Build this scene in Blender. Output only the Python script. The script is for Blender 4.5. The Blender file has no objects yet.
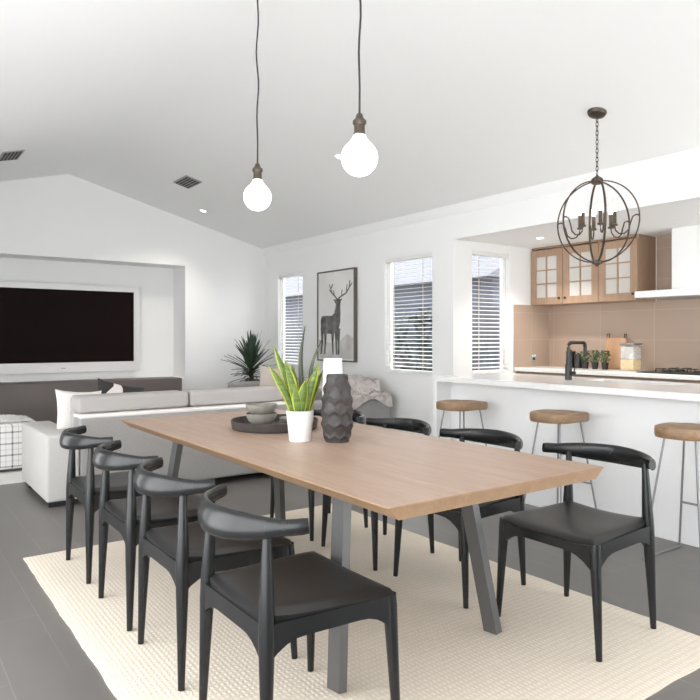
import bpy, bmesh, math, random
from mathutils import Vector, Matrix, noise
random.seed(7)
PI = math.pi
scn = bpy.context.scene
COL = scn.collection

# ------------------------------------------------------------------ materials
def new_mat(name):
    m = bpy.data.materials.new(name); m.use_nodes = True
    nt = m.node_tree
    return m, nt, nt.nodes['Principled BSDF']
def L(nt, a, b): nt.links.new(a, b)
def coords(nt, scale=(1, 1, 1), kind='Object'):
    tc = nt.nodes.new('ShaderNodeTexCoord'); mp = nt.nodes.new('ShaderNodeMapping')
    mp.inputs['Scale'].default_value = scale
    L(nt, tc.outputs[kind], mp.inputs['Vector'])
    return mp.outputs['Vector']
def mat(name, col, rough=0.5, metal=0.0, col2=None, nscale=8.0, stretch=(1, 1, 1), bump=0.0, bscale=200.0, bdist=0.002, coat=0.0, detail=4.0, emit=None, estr=1.0, spec=None):
    m, nt, p = new_mat(name)
    p.inputs['Base Color'].default_value = (*col, 1)
    p.inputs['Roughness'].default_value = rough
    p.inputs['Metallic'].default_value = metal
    if spec is not None: p.inputs['Specular IOR Level'].default_value = spec
    if coat: p.inputs['Coat Weight'].default_value = coat
    if emit:
        p.inputs['Emission Color'].default_value = (*emit, 1); p.inputs['Emission Strength'].default_value = estr
    if col2:
        n = nt.nodes.new('ShaderNodeTexNoise'); n.inputs['Scale'].default_value = nscale; n.inputs['Detail'].default_value = detail
        L(nt, coords(nt, stretch), n.inputs['Vector'])
        r = nt.nodes.new('ShaderNodeValToRGB')
        r.color_ramp.elements[0].position = 0.3; r.color_ramp.elements[1].position = 0.7
        r.color_ramp.elements[0].color = (*col, 1); r.color_ramp.elements[1].color = (*col2, 1)
        L(nt, n.outputs['Fac'], r.inputs['Fac']); L(nt, r.outputs['Color'], p.inputs['Base Color'])
    if bump:
        n = nt.nodes.new('ShaderNodeTexNoise'); n.inputs['Scale'].default_value = bscale; n.inputs['Detail'].default_value = 3
        L(nt, coords(nt, stretch), n.inputs['Vector'])
        b = nt.nodes.new('ShaderNodeBump'); b.inputs['Strength'].default_value = bump; b.inputs['Distance'].default_value = bdist
        L(nt, n.outputs['Fac'], b.inputs['Height']); L(nt, b.outputs['Normal'], p.inputs['Normal'])
    return m
def math_node(nt, op, a, b=None, clamp=False):
    n = nt.nodes.new('ShaderNodeMath'); n.operation = op; n.use_clamp = clamp
    for i, v in enumerate((a, b)):
        if v is None: continue
        if isinstance(v, (int, float)): n.inputs[i].default_value = v
        else: L(nt, v, n.inputs[i])
    return n.outputs[0]
def mix_col(nt, fac, a, b):
    n = nt.nodes.new('ShaderNodeMix'); n.data_type = 'RGBA'
    if isinstance(fac, (int, float)): n.inputs[0].default_value = fac
    else: L(nt, fac, n.inputs[0])
    for s, v in ((6, a), (7, b)):
        if isinstance(v, tuple): n.inputs[s].default_value = (*v, 1)
        else: L(nt, v, n.inputs[s])
    return n.outputs[2]

M = {}
M['wall'] = mat('white_wall_paint', (0.86, 0.86, 0.85), 0.7, bump=0.05, bscale=300)
M['ceil'] = mat('white_ceiling_paint', (0.88, 0.88, 0.87), 0.8)
M['trim'] = mat('white_trim_gloss', (0.88, 0.88, 0.87), 0.4)
M['stone'] = mat('white_stone', (0.87, 0.87, 0.86), 0.18, col2=(0.82, 0.82, 0.81), nscale=30)
M['white_lam'] = mat('white_laminate', (0.90, 0.90, 0.90), 0.3)
M['black_wood'] = mat('black_stained_wood', (0.008, 0.0085, 0.009), 0.27, col2=(0.012, 0.0125, 0.013), nscale=20, stretch=(1, 1, .1), bump=0.08, bscale=120, spec=.42)
M['leather'] = mat('black_leather', (0.012, 0.012, 0.0125), 0.36, col2=(0.018, 0.0175, 0.018), nscale=5, bump=0.25, bscale=420, bdist=0.001, spec=.6)
M['leg_metal'] = mat('graphite_metal', (0.10, 0.098, 0.096), 0.38, metal=0.35)
M['bronze'] = mat('aged_bronze', (0.09, 0.07, 0.055), 0.42, metal=0.8)
M['dark_metal'] = mat('dark_bronze_socket', (0.12, 0.10, 0.08), 0.35, metal=0.9)
M['cord'] = mat('black_cord', (0.03, 0.03, 0.03), 0.6)
M['steel'] = mat('brushed_steel', (0.38, 0.38, 0.38), 0.35, metal=1.0)
M['stool_steel'] = mat('grey_steel_rod', (0.30, 0.30, 0.31), 0.4, metal=0.6)
M['black'] = mat('matt_black', (0.015, 0.015, 0.015), 0.35)
M['sofa'] = mat('sofa_fabric_shaded', (0.285, 0.272, 0.26), 0.9, col2=(0.325, 0.31, 0.298), nscale=150, bump=0.3, bscale=600, bdist=0.001)  # darker copy of the sofa fabric, shade on the back put into the colour
M['sofa_lit'] = mat('sofa_fabric_lit', (0.50, 0.485, 0.465), 0.9, col2=(0.56, 0.545, 0.525), nscale=150, bump=0.3, bscale=600, bdist=0.001)  # same sofa fabric, lighter copy with the daylight on the arms painted in
M['sofa_cushion'] = mat('sofa_fabric_half_lit', (0.40, 0.38, 0.365), 0.9, col2=(0.45, 0.43, 0.415), nscale=150, bump=0.3, bscale=600, bdist=0.001)  # same sofa fabric again, in-between tone painted for light on the back cushions
M['sofa_grey'] = mat('mid_grey_upholstery', (0.26, 0.25, 0.25), 0.9, col2=(0.32, 0.31, 0.30), nscale=120, bump=0.3, bscale=600, bdist=0.001)
M['pillow'] = mat('white_linen', (0.80, 0.77, 0.74), 0.9, bump=0.25, bscale=300)
M['pillow_cream'] = mat('cream_linen', (0.66, 0.58, 0.53), 0.9, bump=0.25, bscale=300)
M['fur'] = mat('grey_fur', (0.42, 0.38, 0.37), 0.95, col2=(0.62, 0.57, 0.55), nscale=18)
M['fur_white'] = mat('white_fur', (0.80, 0.79, 0.77), 0.95, col2=(0.70, 0.69, 0.67), nscale=25)
M['taupe'] = mat('taupe_panel', (0.115, 0.095, 0.09), 0.5, col2=(0.13, 0.108, 0.10), nscale=4)
M['screen'] = mat('tv_screen', (0.010, 0.005, 0.005), 0.5, spec=.05)
M['silver'] = mat('silver_bezel', (0.70, 0.69, 0.68), 0.4, metal=0.2)
M['pot'] = mat('white_ceramic', (0.88, 0.87, 0.86), 0.3)
M['char'] = mat('charcoal_ceramic', (0.030, 0.027, 0.026), 0.5, col2=(0.052, 0.046, 0.044), nscale=30)
M['tray'] = mat('black_tray', (0.035, 0.03, 0.03), 0.4, col2=(0.06, 0.05, 0.045), nscale=25)
M['stoneware'] = mat('grey_green_stoneware', (0.20, 0.19, 0.165), 0.5, col2=(0.29, 0.27, 0.23), nscale=22)
M['soil'] = mat('potting_soil', (0.03, 0.022, 0.016), 0.95, bump=.6, bscale=80)
M['leaf_dark'] = mat('snake_leaf_dark', (0.035, 0.08, 0.015), 0.42, col2=(0.15, 0.22, 0.03), nscale=14, stretch=(1, 1, 6))
M['leaf_yel'] = mat('snake_leaf_margin', (0.40, 0.44, 0.05), 0.45)
M['leaf_old'] = mat('snake_leaf_grey', (0.035, 0.045, 0.03), 0.5, col2=(0.08, 0.10, 0.06), nscale=14)
M['yucca'] = mat('yucca_green', (0.025, 0.050, 0.028), 0.5, col2=(0.06, 0.10, 0.06), nscale=6)
M['herb'] = mat('herb_green', (0.06, 0.10, 0.04), 0.7, col2=(0.14, 0.18, 0.08), nscale=30)
M['trunk'] = mat('brown_stem', (0.12, 0.08, 0.05), 0.9)
M['frame_art'] = mat('timber_frame', (0.11, 0.09, 0.075), 0.5)
M['print'] = mat('print_paper', (0.78, 0.77, 0.75), 0.6, col2=(0.70, 0.69, 0.67), nscale=3)
M['ink'] = mat('print_ink', (0.05, 0.048, 0.045), 0.7, col2=(0.22, 0.21, 0.20), nscale=10)
M['ink_mid'] = mat('print_grey_ink', (0.45, 0.43, 0.41), 0.7, col2=(0.65, 0.63, 0.61), nscale=6)
M['slat'] = mat('white_blind_slat', (0.80, 0.79, 0.76), 0.5)
M['tape'] = mat('blind_cord', (0.62, 0.55, 0.45), 0.8)
M['bulb'] = mat('glowing_bulb', (1, 1, 1), 0.3, emit=(1.0, 0.96, 0.90), estr=2.2)
M['bulb_hot'] = mat('candle_bulb', (1, 1, 1), 0.3, emit=(1.0, 0.90, 0.72), estr=6)
M['lens'] = mat('downlight_lens', (1, 1, 1), 0.3, emit=(1.0, 0.97, 0.92), estr=5)
M['vent'] = mat('grey_vent', (0.35, 0.34, 0.33), 0.5)
M['vent_slot'] = mat('vent_slot_dark', (0.05, 0.05, 0.05), 0.8)
M['board'] = mat('cutting_board_wood', (0.42, 0.24, 0.13), 0.5, col2=(0.55, 0.34, 0.2), nscale=7, stretch=(1, 1, .15))
M['pasta'] = mat('pasta', (0.66, 0.45, 0.16), 0.6, col2=(0.8, 0.66, 0.38), nscale=60)
M['oats'] = mat('pale_grain', (0.45, 0.42, 0.40), 0.8, col2=(0.72, 0.70, 0.66), nscale=60)
M['sink'] = mat('sink_steel', (0.55, 0.55, 0.55), 0.3, metal=0.9)
M['fence'] = mat('slate_fence', (0.035, 0.04, 0.05), 0.8, col2=(0.06, 0.065, 0.08), nscale=3)
M['ext_wall'] = mat('blue_grey_render', (0.075, 0.085, 0.11), 0.9)
M['roof'] = mat('grey_roof', (0.10, 0.105, 0.12), 0.9)
M['ground'] = mat('grey_paving', (0.16, 0.16, 0.16), 0.9, col2=(0.20, 0.20, 0.20), nscale=5)
M['hedge'] = mat('hedge_green', (0.018, 0.025, 0.022), 0.9, col2=(0.045, 0.058, 0.05), nscale=10)

def wood_mat(name, c1, c2, c3, axis='Y', plank=None, rough=0.42):
    m, nt, p = new_mat(name)
    st = {'Y': (9, .7, 9), 'X': (.7, 9, 9), 'Z': (9, 9, .7)}[axis]
    v = coords(nt, st)
    n = nt.nodes.new('ShaderNodeTexNoise'); n.inputs['Scale'].default_value = 2.2; n.inputs['Detail'].default_value = 7; n.inputs['Distortion'].default_value = .5
    L(nt, v, n.inputs['Vector'])
    r = nt.nodes.new('ShaderNodeValToRGB'); r.color_ramp.elements[0].position = .3; r.color_ramp.elements[1].position = .72
    r.color_ramp.elements[0].color = (*c1, 1); r.color_ramp.elements[1].color = (*c2, 1)
    L(nt, n.outputs['Fac'], r.inputs['Fac']); c = r.outputs['Color']
    n2 = nt.nodes.new('ShaderNodeTexNoise'); n2.inputs['Scale'].default_value = 14; n2.inputs['Detail'].default_value = 3
    L(nt, v, n2.inputs['Vector'])
    f = math_node(nt, 'MULTIPLY', math_node(nt, 'SUBTRACT', n2.outputs['Fac'], .45, True), 2.0, True)
    c = mix_col(nt, f, c, c3)
    L(nt, c, p.inputs['Base Color']); p.inputs['Roughness'].default_value = rough
    return m
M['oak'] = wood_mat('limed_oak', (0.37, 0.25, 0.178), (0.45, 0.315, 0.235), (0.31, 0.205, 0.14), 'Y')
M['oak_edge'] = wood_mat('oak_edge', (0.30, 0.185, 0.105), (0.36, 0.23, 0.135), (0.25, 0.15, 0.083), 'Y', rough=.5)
M['cab_wood'] = wood_mat('cabinet_oak', (0.36, 0.235, 0.155), (0.43, 0.29, 0.195), (0.31, 0.195, 0.125), 'Z', rough=.5)
M['base_wood'] = wood_mat('base_cabinet_oak', (0.30, 0.215, 0.16), (0.36, 0.26, 0.20), (0.26, 0.18, 0.13), 'Y', rough=.5)
M['stool_wood'] = wood_mat('stool_timber', (0.25, 0.15, 0.08), (0.35, 0.225, 0.13), (0.17, 0.095, 0.048), 'X', rough=.4)

def tile_floor():
    m, nt, p = new_mat('grey_floor_tile')
    tc = nt.nodes.new('ShaderNodeTexCoord'); mp = nt.nodes.new('ShaderNodeMapping')
    mp.inputs['Rotation'].default_value = (0, 0, PI / 2); mp.inputs['Location'].default_value = (0.25, 0.004, 0)
    L(nt, tc.outputs['Object'], mp.inputs['Vector'])
    b = nt.nodes.new('ShaderNodeTexBrick'); b.inputs['Scale'].default_value = 1
    b.inputs['Brick Width'].default_value = 1.2; b.inputs['Row Height'].default_value = .2
    b.inputs['Mortar Size'].default_value = .0024; b.inputs['Mortar Smooth'].default_value = .2
    b.inputs['Color1'].default_value = (.185, .172, .162, 1); b.inputs['Color2'].default_value = (.22, .205, .193, 1); b.inputs['Mortar'].default_value = (.36, .345, .33, 1)
    L(nt, mp.outputs['Vector'], b.inputs['Vector'])
    n = nt.nodes.new('ShaderNodeTexNoise'); n.inputs['Scale'].default_value = 2.4; n.inputs['Detail'].default_value = 8
    L(nt, coords(nt, (1.6, .6, 1)), n.inputs['Vector'])
    f = math_node(nt, 'MULTIPLY', math_node(nt, 'SUBTRACT', n.outputs['Fac'], .3), 1.1, True)
    c = mix_col(nt, f, (.145, .134, .126), b.outputs['Color'])
    L(nt, c, p.inputs['Base Color']); p.inputs['Roughness'].default_value = .38
    return m
M['floor'] = tile_floor()

def rug_mat(name, c1, c2, c3):
    m, nt, p = new_mat(name)
    v = coords(nt)
    w = nt.nodes.new('ShaderNodeTexWave'); w.wave_type = 'BANDS'; w.bands_direction = 'Y'; w.inputs['Scale'].default_value = 11; w.inputs['Distortion'].default_value = 1.6; w.inputs['Detail'].default_value = 2; w.inputs['Detail Scale'].default_value = 6
    w2 = nt.nodes.new('ShaderNodeTexWave'); w2.wave_type = 'BANDS'; w2.bands_direction = 'X'; w2.inputs['Scale'].default_value = 16; w2.inputs['Distortion'].default_value = 2.5; w2.inputs['Detail'].default_value = 2; w2.inputs['Detail Scale'].default_value = 8
    n = nt.nodes.new('ShaderNodeTexNoise'); n.inputs['Scale'].default_value = 60; n.inputs['Detail'].default_value = 4
    for q in (w, w2, n): L(nt, v, q.inputs['Vector'])
    h = math_node(nt, 'MULTIPLY', w.outputs['Fac'], w2.outputs['Fac'])
    h = math_node(nt, 'ADD', h, math_node(nt, 'MULTIPLY', n.outputs['Fac'], .6))
    c = mix_col(nt, math_node(nt, 'MULTIPLY', h, 1.1, True), c1, c2)
    n3 = nt.nodes.new('ShaderNodeTexNoise'); n3.inputs['Scale'].default_value = 22; n3.inputs['Detail'].default_value = 6
    L(nt, v, n3.inputs['Vector'])
    f = math_node(nt, 'MULTIPLY', math_node(nt, 'SUBTRACT', n3.outputs['Fac'], .56), 5, True)
    c = mix_col(nt, f, c, c3)
    L(nt, c, p.inputs['Base Color']); p.inputs['Roughness'].default_value = .95
    b = nt.nodes.new('ShaderNodeBump'); b.inputs['Strength'].default_value = .4; b.inputs['Distance'].default_value = .004
    L(nt, h, b.inputs['Height']); L(nt, b.outputs['Normal'], p.inputs['Normal'])
    return m
M['rug'] = rug_mat('woven_cream_rug', (.66, .58, .48), (.80, .715, .60), (.72, .64, .54))
M['rug_white'] = rug_mat('pale_rug', (.62, .60, .58), (.78, .77, .75), (.7, .69, .67))

def tile_splash(name, axis):
    m, nt, p = new_mat(name)
    tc = nt.nodes.new('ShaderNodeTexCoord'); sp = nt.nodes.new('ShaderNodeSeparateXYZ'); cb = nt.nodes.new('ShaderNodeCombineXYZ')
    L(nt, tc.outputs['Object'], sp.inputs[0]); L(nt, sp.outputs[axis], cb.inputs[0]); L(nt, sp.outputs[2], cb.inputs[1])
    mp = nt.nodes.new('ShaderNodeMapping'); mp.inputs['Location'].default_value = (0.05, -.93, 0)
    L(nt, cb.outputs[0], mp.inputs['Vector'])
    b = nt.nodes.new('ShaderNodeTexBrick'); b.offset = 0; b.inputs['Scale'].default_value = 1
    b.inputs['Brick Width'].default_value = .6; b.inputs['Row Height'].default_value = .3; b.inputs['Mortar Size'].default_value = .003
    b.inputs['Color1'].default_value = (.42, .315, .245, 1); b.inputs['Color2'].default_value = (.45, .34, .265, 1); b.inputs['Mortar'].default_value = (.50, .39, .315, 1)
    L(nt, mp.outputs['Vector'], b.inputs['Vector']); L(nt, b.outputs['Color'], p.inputs['Base Color'])
    p.inputs['Roughness'].default_value = .3
    return m
M['splash_x'] = tile_splash('taupe_tile_side', 0); M['splash_y'] = tile_splash('taupe_tile_back', 1)

def plaid():
    m, nt, p = new_mat('plaid_fabric')
    tc = nt.nodes.new('ShaderNodeTexCoord'); sp = nt.nodes.new('ShaderNodeSeparateXYZ'); L(nt, tc.outputs['Object'], sp.inputs[0])
    h = math_node(nt, 'ADD', sp.outputs[0], sp.outputs[1])
    def line(a, per, wid, off):
        q = math_node(nt, 'MODULO', math_node(nt, 'ADD', a, 10 + off), per)
        return math_node(nt, 'LESS_THAN', q, wid)
    f = math_node(nt, 'ADD', line(h, .105, .014, 0), line(sp.outputs[2], .105, .014, .03))
    g = math_node(nt, 'ADD', line(h, .105, .005, .05), line(sp.outputs[2], .105, .005, .08))
    f = math_node(nt, 'MULTIPLY', f, .55); g = math_node(nt, 'MULTIPLY', g, .3)
    f = math_node(nt, 'ADD', f, g, True)
    L(nt, mix_col(nt, f, (.80, .79, .77), (.09, .09, .09)), p.inputs['Base Color']); p.inputs['Roughness'].default_value = .95
    return m
M['plaid'] = plaid()
def patterned():
    m, nt, p = new_mat('black_white_print_fabric')
    w = nt.nodes.new('ShaderNodeTexVoronoi'); w.inputs['Scale'].default_value = 9
    L(nt, coords(nt), w.inputs['Vector'])
    f = math_node(nt, 'GREATER_THAN', w.outputs['Color'], .5)
    L(nt, mix_col(nt, f, (.03, .028, .028), (.72, .69, .67)), p.inputs['Base Color']); p.inputs['Roughness'].default_value = .9
    return m
M['pattern'] = patterned()
def glass_mat(name, col, frost, gloss=.08):
    m = bpy.data.materials.new(name); m.use_nodes = True; nt = m.node_tree; nt.nodes.clear()
    out = nt.nodes.new('ShaderNodeOutputMaterial')
    t = nt.nodes.new('ShaderNodeBsdfTransparent'); g = nt.nodes.new('ShaderNodeBsdfGlossy'); g.inputs['Roughness'].default_value = .03
    d = nt.nodes.new('ShaderNodeBsdfDiffuse'); d.inputs['Color'].default_value = (*col, 1)
    a = nt.nodes.new('ShaderNodeMixShader'); a.inputs[0].default_value = gloss; L(nt, t.outputs[0], a.inputs[1]); L(nt, g.outputs[0], a.inputs[2])
    b = nt.nodes.new('ShaderNodeMixShader'); b.inputs[0].default_value = frost; L(nt, a.outputs[0], b.inputs[1]); L(nt, d.outputs[0], b.inputs[2])
    L(nt, b.outputs[0], out.inputs['Surface'])
    return m
M['glass'] = glass_mat('clear_window_glass', (1, 1, 1), 0.0, .06)
M['frosted'] = glass_mat('misted_cabinet_glass', (.86, .83, .78), .62, .08)
M['jar_glass'] = glass_mat('jar_glass', (.9, .9, .9), .12, .1)

# ------------------------------------------------------------------ mesh helpers
def B(): return bmesh.new()
def quad_box(bm, x0, x1, y0, y1, z0, z1, r=0, seg=2, mi=0, rot=None, piv=None):
    t = bmesh.new()
    bmesh.ops.create_cube(t, size=1)
    for v in t.verts:
        v.co = Vector(((x0 + x1) / 2 + v.co.x * (x1 - x0), (y0 + y1) / 2 + v.co.y * (y1 - y0), (z0 + z1) / 2 + v.co.z * (z1 - z0)))
    if r: bmesh.ops.bevel(t, geom=list(t.edges), offset=r, segments=seg, affect='EDGES', profile=.5)
    join(bm, t, mi, rot, piv)
def join(bm, t, mi=0, rot=None, piv=None):
    vm = {}
    for v in t.verts:
        c = v.co.copy()
        if rot is not None:
            p = Vector(piv) if piv is not None else Vector((0, 0, 0)); c = rot @ (c - p) + p
        vm[v] = bm.verts.new(c)
    for f in t.faces:
        try:
            g = bm.faces.new([vm[v] for v in f.verts]); g.material_index = mi or f.material_index
        except ValueError: pass
    t.free()
def sweep(bm, path, sect, n=12, up=Vector((0, 0, 1)), closed=False, mi=0):
    """sect: list of (half_side, half_up, tilt) per point or a single tuple"""
    P = [Vector(p) for p in path]; rings = []
    N = len(P)
    for i, p in enumerate(P):
        if closed: t = P[(i + 1) % N] - P[i - 1]
        else: t = P[min(i + 1, N - 1)] - P[max(i - 1, 0)]
        t.normalize()
        u = up if abs(t.dot(up)) < .97 else (Vector((1, 0, 0)) if abs(t.x) < .9 else Vector((0, 1, 0)))
        s = t.cross(u).normalized(); w = s.cross(t).normalized()
        a, b, tl = sect[i] if isinstance(sect, list) else sect
        if tl:
            q = Matrix.Rotation(tl, 3, t); s = q @ s; w = q @ w
        rings.append([bm.verts.new(p + s * (a * math.cos(2 * PI * k / n)) + w * (b * math.sin(2 * PI * k / n))) for k in range(n)])
    cnt = N if closed else N - 1
    for i in range(cnt):
        A, C = rings[i], rings[(i + 1) % N]
        for k in range(n):
            f = bm.faces.new((A[k], A[(k + 1) % n], C[(k + 1) % n], C[k])); f.material_index = mi
    if not closed:
        bm.faces.new(rings[0][::-1]).material_index = mi; bm.faces.new(rings[-1]).material_index = mi
def tube(bm, path, r, n=10, closed=False, mi=0):
    if isinstance(r, (list, tuple)): s = [(q, q, 0) for q in r]
    else: s = (r, r, 0)
    sweep(bm, path, s, n, closed=closed, mi=mi)
def bar(bm, p0, p1, a, b, up=Vector((0, 1, 0)), mi=0):
    """rectangular bar: a half extent along side, b half along up"""
    p0, p1 = Vector(p0), Vector(p1); t = (p1 - p0).normalized(); s = t.cross(up).normalized(); w = s.cross(t)
    r = [[bm.verts.new(p + s * i * a + w * j * b) for i, j in ((-1, -1), (1, -1), (1, 1), (-1, 1))] for p in (p0, p1)]
    for k in range(4): bm.faces.new((r[0][k], r[0][(k + 1) % 4], r[1][(k + 1) % 4], r[1][k])).material_index = mi
    bm.faces.new(r[0][::-1]); bm.faces.new(r[1])
def lathe(bm, prof, n=32, c=(0, 0, 0), mi=0, rfun=None):
    rings = []
    for r, z in prof:
        if r < 1e-5: rings.append([bm.verts.new((c[0], c[1], c[2] + z))])
        else: rings.append([bm.verts.new((c[0] + r * math.cos(2 * PI * k / n), c[1] + r * math.sin(2 * PI * k / n), c[2] + z)) for k in range(n)])
    for A, C in zip(rings, rings[1:]):
        for k in range(n):
            k2 = (k + 1) % n
            if len(A) == 1 and len(C) == 1: continue
            if len(A) == 1: f = bm.faces.new((A[0], C[k2], C[k]))
            elif len(C) == 1: f = bm.faces.new((A[k], A[k2], C[0]))
            else: f = bm.faces.new((A[k], A[k2], C[k2], C[k]))
            f.material_index = mi
def prism(bm, pts, to3, d0, d1, mi=0):
    a = [bm.verts.new(to3(u, v, d0)) for u, v in pts]; b = [bm.verts.new(to3(u, v, d1)) for u, v in pts]
    n = len(pts)
    for i in range(n): bm.faces.new((a[i], a[(i + 1) % n], b[(i + 1) % n], b[i])).material_index = mi
    for f in (bm.faces.new(a[::-1]), bm.faces.new(b)): f.material_index = mi
def cells(bm, us, vs, hole, to3, d0, d1):
    """panel with rectangular holes, no inner faces"""
    V = {}
    def vert(i, j, d):
        k = (i, j, d)
        if k not in V: V[k] = bm.verts.new(to3(us[i], vs[j], d1 if d else d0))
        return V[k]
    def full(i, j): return 0 <= i < len(us) - 1 and 0 <= j < len(vs) - 1 and not hole((us[i] + us[i + 1]) / 2, (vs[j] + vs[j + 1]) / 2)
    for i in range(len(us) - 1):
        for j in range(len(vs) - 1):
            if not full(i, j): continue
            for d in (0, 1): bm.faces.new([vert(*q, d) for q in ((i, j), (i + 1, j), (i + 1, j + 1), (i, j + 1))])
            for di, dj, e in ((-1, 0, ((i, j), (i, j + 1))), (1, 0, ((i + 1, j), (i + 1, j + 1))), (0, -1, ((i, j), (i + 1, j))), (0, 1, ((i, j + 1), (i + 1, j + 1)))):
                if not full(i + di, j + dj): bm.faces.new((vert(*e[0], 0), vert(*e[1], 0), vert(*e[1], 1), vert(*e[0], 1)))
def pillow_bm(w, h, t, n=16, pinch=.07, wob=.0, seed=0):
    bm = B(); g = [[], []]
    for s in (0, 1):
        for i in range(n + 1):
            row = []
            for j in range(n + 1):
                u, v = -1 + 2 * i / n, -1 + 2 * j / n
                edge = i in (0, n) or j in (0, n)
                if s and edge: row.append(g[0][i][j]); continue
                x = u * w / 2 * (1 - pinch * (1 - v * v) * abs(u)); y = v * h / 2 * (1 - pinch * (1 - u * u) * abs(v))
                z = t / 2 * ((1 - abs(u) ** 2.6) * (1 - abs(v) ** 2.6)) ** .5 * (1 if s == 0 else -1)
                z += wob * noise.noise(Vector((u * 2 + seed, v * 2, seed)))
                row.append(bm.verts.new((x, y, z)))
            g[s].append(row)
        for i in range(n):
            for j in range(n):
                q = (g[s][i][j], g[s][i + 1][j], g[s][i + 1][j + 1], g[s][i][j + 1])
                bm.faces.new(q if s == 0 else q[::-1])
    return bm
def obj(name, bm, m, parent=None, sharp=35, kind=None):
    bmesh.ops.remove_doubles(bm, verts=list(bm.verts), dist=1e-6)
    bmesh.ops.recalc_face_normals(bm, faces=list(bm.faces))
    a = math.radians(sharp)
    for f in bm.faces: f.smooth = True
    for e in bm.edges:
        e.smooth = not (len(e.link_faces) == 2 and e.calc_face_angle(0) > a) and len(e.link_faces) == 2
    me = bpy.data.meshes.new(name); bm.to_mesh(me); bm.free()
    for q in (m if isinstance(m, list) else [m]): me.materials.append(M[q])
    o = bpy.data.objects.new(name, me); COL.objects.link(o)
    if parent: o.parent = parent
    if kind: o['kind'] = kind
    return o
def tag(o, label, cat, group=None, kind=None):
    o['label'] = label; o['category'] = cat
    if group: o['group'] = group
    if kind: o['kind'] = kind
    return o
def thing(name, label, cat, loc=(0, 0, 0), rz=0, group=None):
    o = bpy.data.objects.new(name, None); COL.objects.link(o); o.empty_display_size = .1
    o.location = loc; o.rotation_euler = (0, 0, rz)
    return tag(o, label, cat, group)
def dup(root, loc, rz, label):
    r = root.copy(); COL.objects.link(r); r.location = loc; r.rotation_euler = (0, 0, rz); r['label'] = label
    for ch in list(root.children):
        c = ch.copy(); COL.objects.link(c); c.parent = r
        for g in list(ch.children):
            d = g.copy(); COL.objects.link(d); d.parent = c
    return r
def struct(name, bm, m, parent=None): return obj(name, bm, m, parent, kind=None if parent else 'structure')

# ------------------------------------------------------------------ room constants (metres; camera above the origin)
H = 1.25
XW = 4.75            # window wall
YT = 8.79            # television wall
YK = 4.82            # kitchen end wall
XB = 6.27            # kitchen back wall
XL, YB = -0.9, -1.6  # glazed wall on the left, wall behind
ZE, SL, XR = 2.57, .265, 1.97
ZR = ZE + SL * (XW - XR)
ZK = 2.25
def zc(x): return ZE + SL * (XW - x) if x > XR else ZR - SL * (XR - x)

# floor
bm = B(); quad_box(bm, XL - .1, XB + .1, YB - .1, YT + .7, -.1, 0); struct('floor', bm, 'floor')
# raked ceiling
bm = B()
pts = [(XL - .1, zc(XL - .1)), (XR, ZR), (XW + .1, zc(XW + .1))]
prism(bm, pts + [(x, z + .12) for x, z in pts[::-1]], lambda u, v, d: (u, d, v), YB - .1, YT + .7)
struct('ceiling', bm, 'ceil')
bm = B(); quad_box(bm, XW + .1, XB + .1, YB - .1, YK, ZK, ZK + .1); struct('ceiling.001', bm, 'ceil')
# window wall with two windows (far end, in front of the kitchen) and the bulkhead above the island
W1 = (7.72, 8.40, .86, 2.16); W2 = (5.13, 5.93, .86, 2.155)
def hole(y, z): return any(a < y < b and c < z < d for a, b, c, d in (W1, W2)) or (y < YK and z < ZK)
bm = B()
cells(bm, sorted({YB, YK, W2[0], W2[1], W1[0], W1[1], YT}), sorted({0, .86, W2[3], W1[3], ZK, ZE + .1}), hole, lambda u, v, d: (d, u, v), XW, XW + .1)
struct('wall_right', bm, 'wall')
# kitchen end wall with its window
W3 = (5.02, 5.59, .87, 2.16)
bm = B()
cells(bm, [XW + .1, W3[0], W3[1], XB + .1], [0, W3[2], W3[3], ZK + .1], lambda x, z: W3[0] < x < W3[1] and W3[2] < z < W3[3], lambda u, v, d: (u, d, v), YK, YK + .1)
struct('wall_kitchen_end', bm, 'wall')
bm = B(); quad_box(bm, XB, XB + .1, YB, YK, 0, ZK); struct('wall_kitchen_back', bm, 'wall')
# television wall: niche opening, gable above, back plate
NX0, NX1, NZ0, NZ1, ND = -.4, 3.50, .70, 2.254, .45
bm = B()
cells(bm, [XL, NX0, NX1, XW + .1], [0, NZ0, NZ1], lambda x, z: NX0 < x < NX1 and z > NZ0, lambda u, v, d: (u, d, v), YT, YT + ND)
prism(bm, [(XL, NZ1), (XW + .1, NZ1), (XW + .1, zc(XW + .1)), (XR, ZR), (XL, zc(XL))], lambda u, v, d: (u, d, v), YT, YT + ND)
quad_box(bm, XL, XW + .1, YT + ND, YT + ND + .1, 0, 2.5)
struct('wall_television', bm, 'wall')
# glazed wall on the left: two wide openings
OPEN = ((-1.5, 3.9, .05, 2.3), (5.0, 6.3, .05, 1.90))
bm = B()
cells(bm, [YB, -1.5, 3.9, 5.0, 6.3, YT], [0, .05, 1.90, 2.3, zc(XL)], lambda y, z: any(a < y < b and c < z < d for a, b, c, d in OPEN), lambda u, v, d: (d, u, v), XL - .1, XL)
struct('wall_left', bm, 'wall')
OPB_FILL = (3.0, 6.0, .05, 2.15)  # unseen opening behind the camera, added to brighten the kitchen and right-hand floor
bm = B()
cells(bm, [XL, OPB_FILL[0], OPB_FILL[1], XB], [0, .05, 2.15, 2.25], lambda x, z: OPB_FILL[0] < x < OPB_FILL[1] and OPB_FILL[2] < z < OPB_FILL[3], lambda u, v, d: (u, d, v), YB - .1, YB)
prism(bm, [(XL, 2.25), (XW + .1, 2.25), (XW + .1, zc(XW + .1)), (XR, ZR), (XL, zc(XL))], lambda u, v, d: (u, d, v), YB - .1, YB)
struct('wall_back', bm, 'wall')
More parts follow.
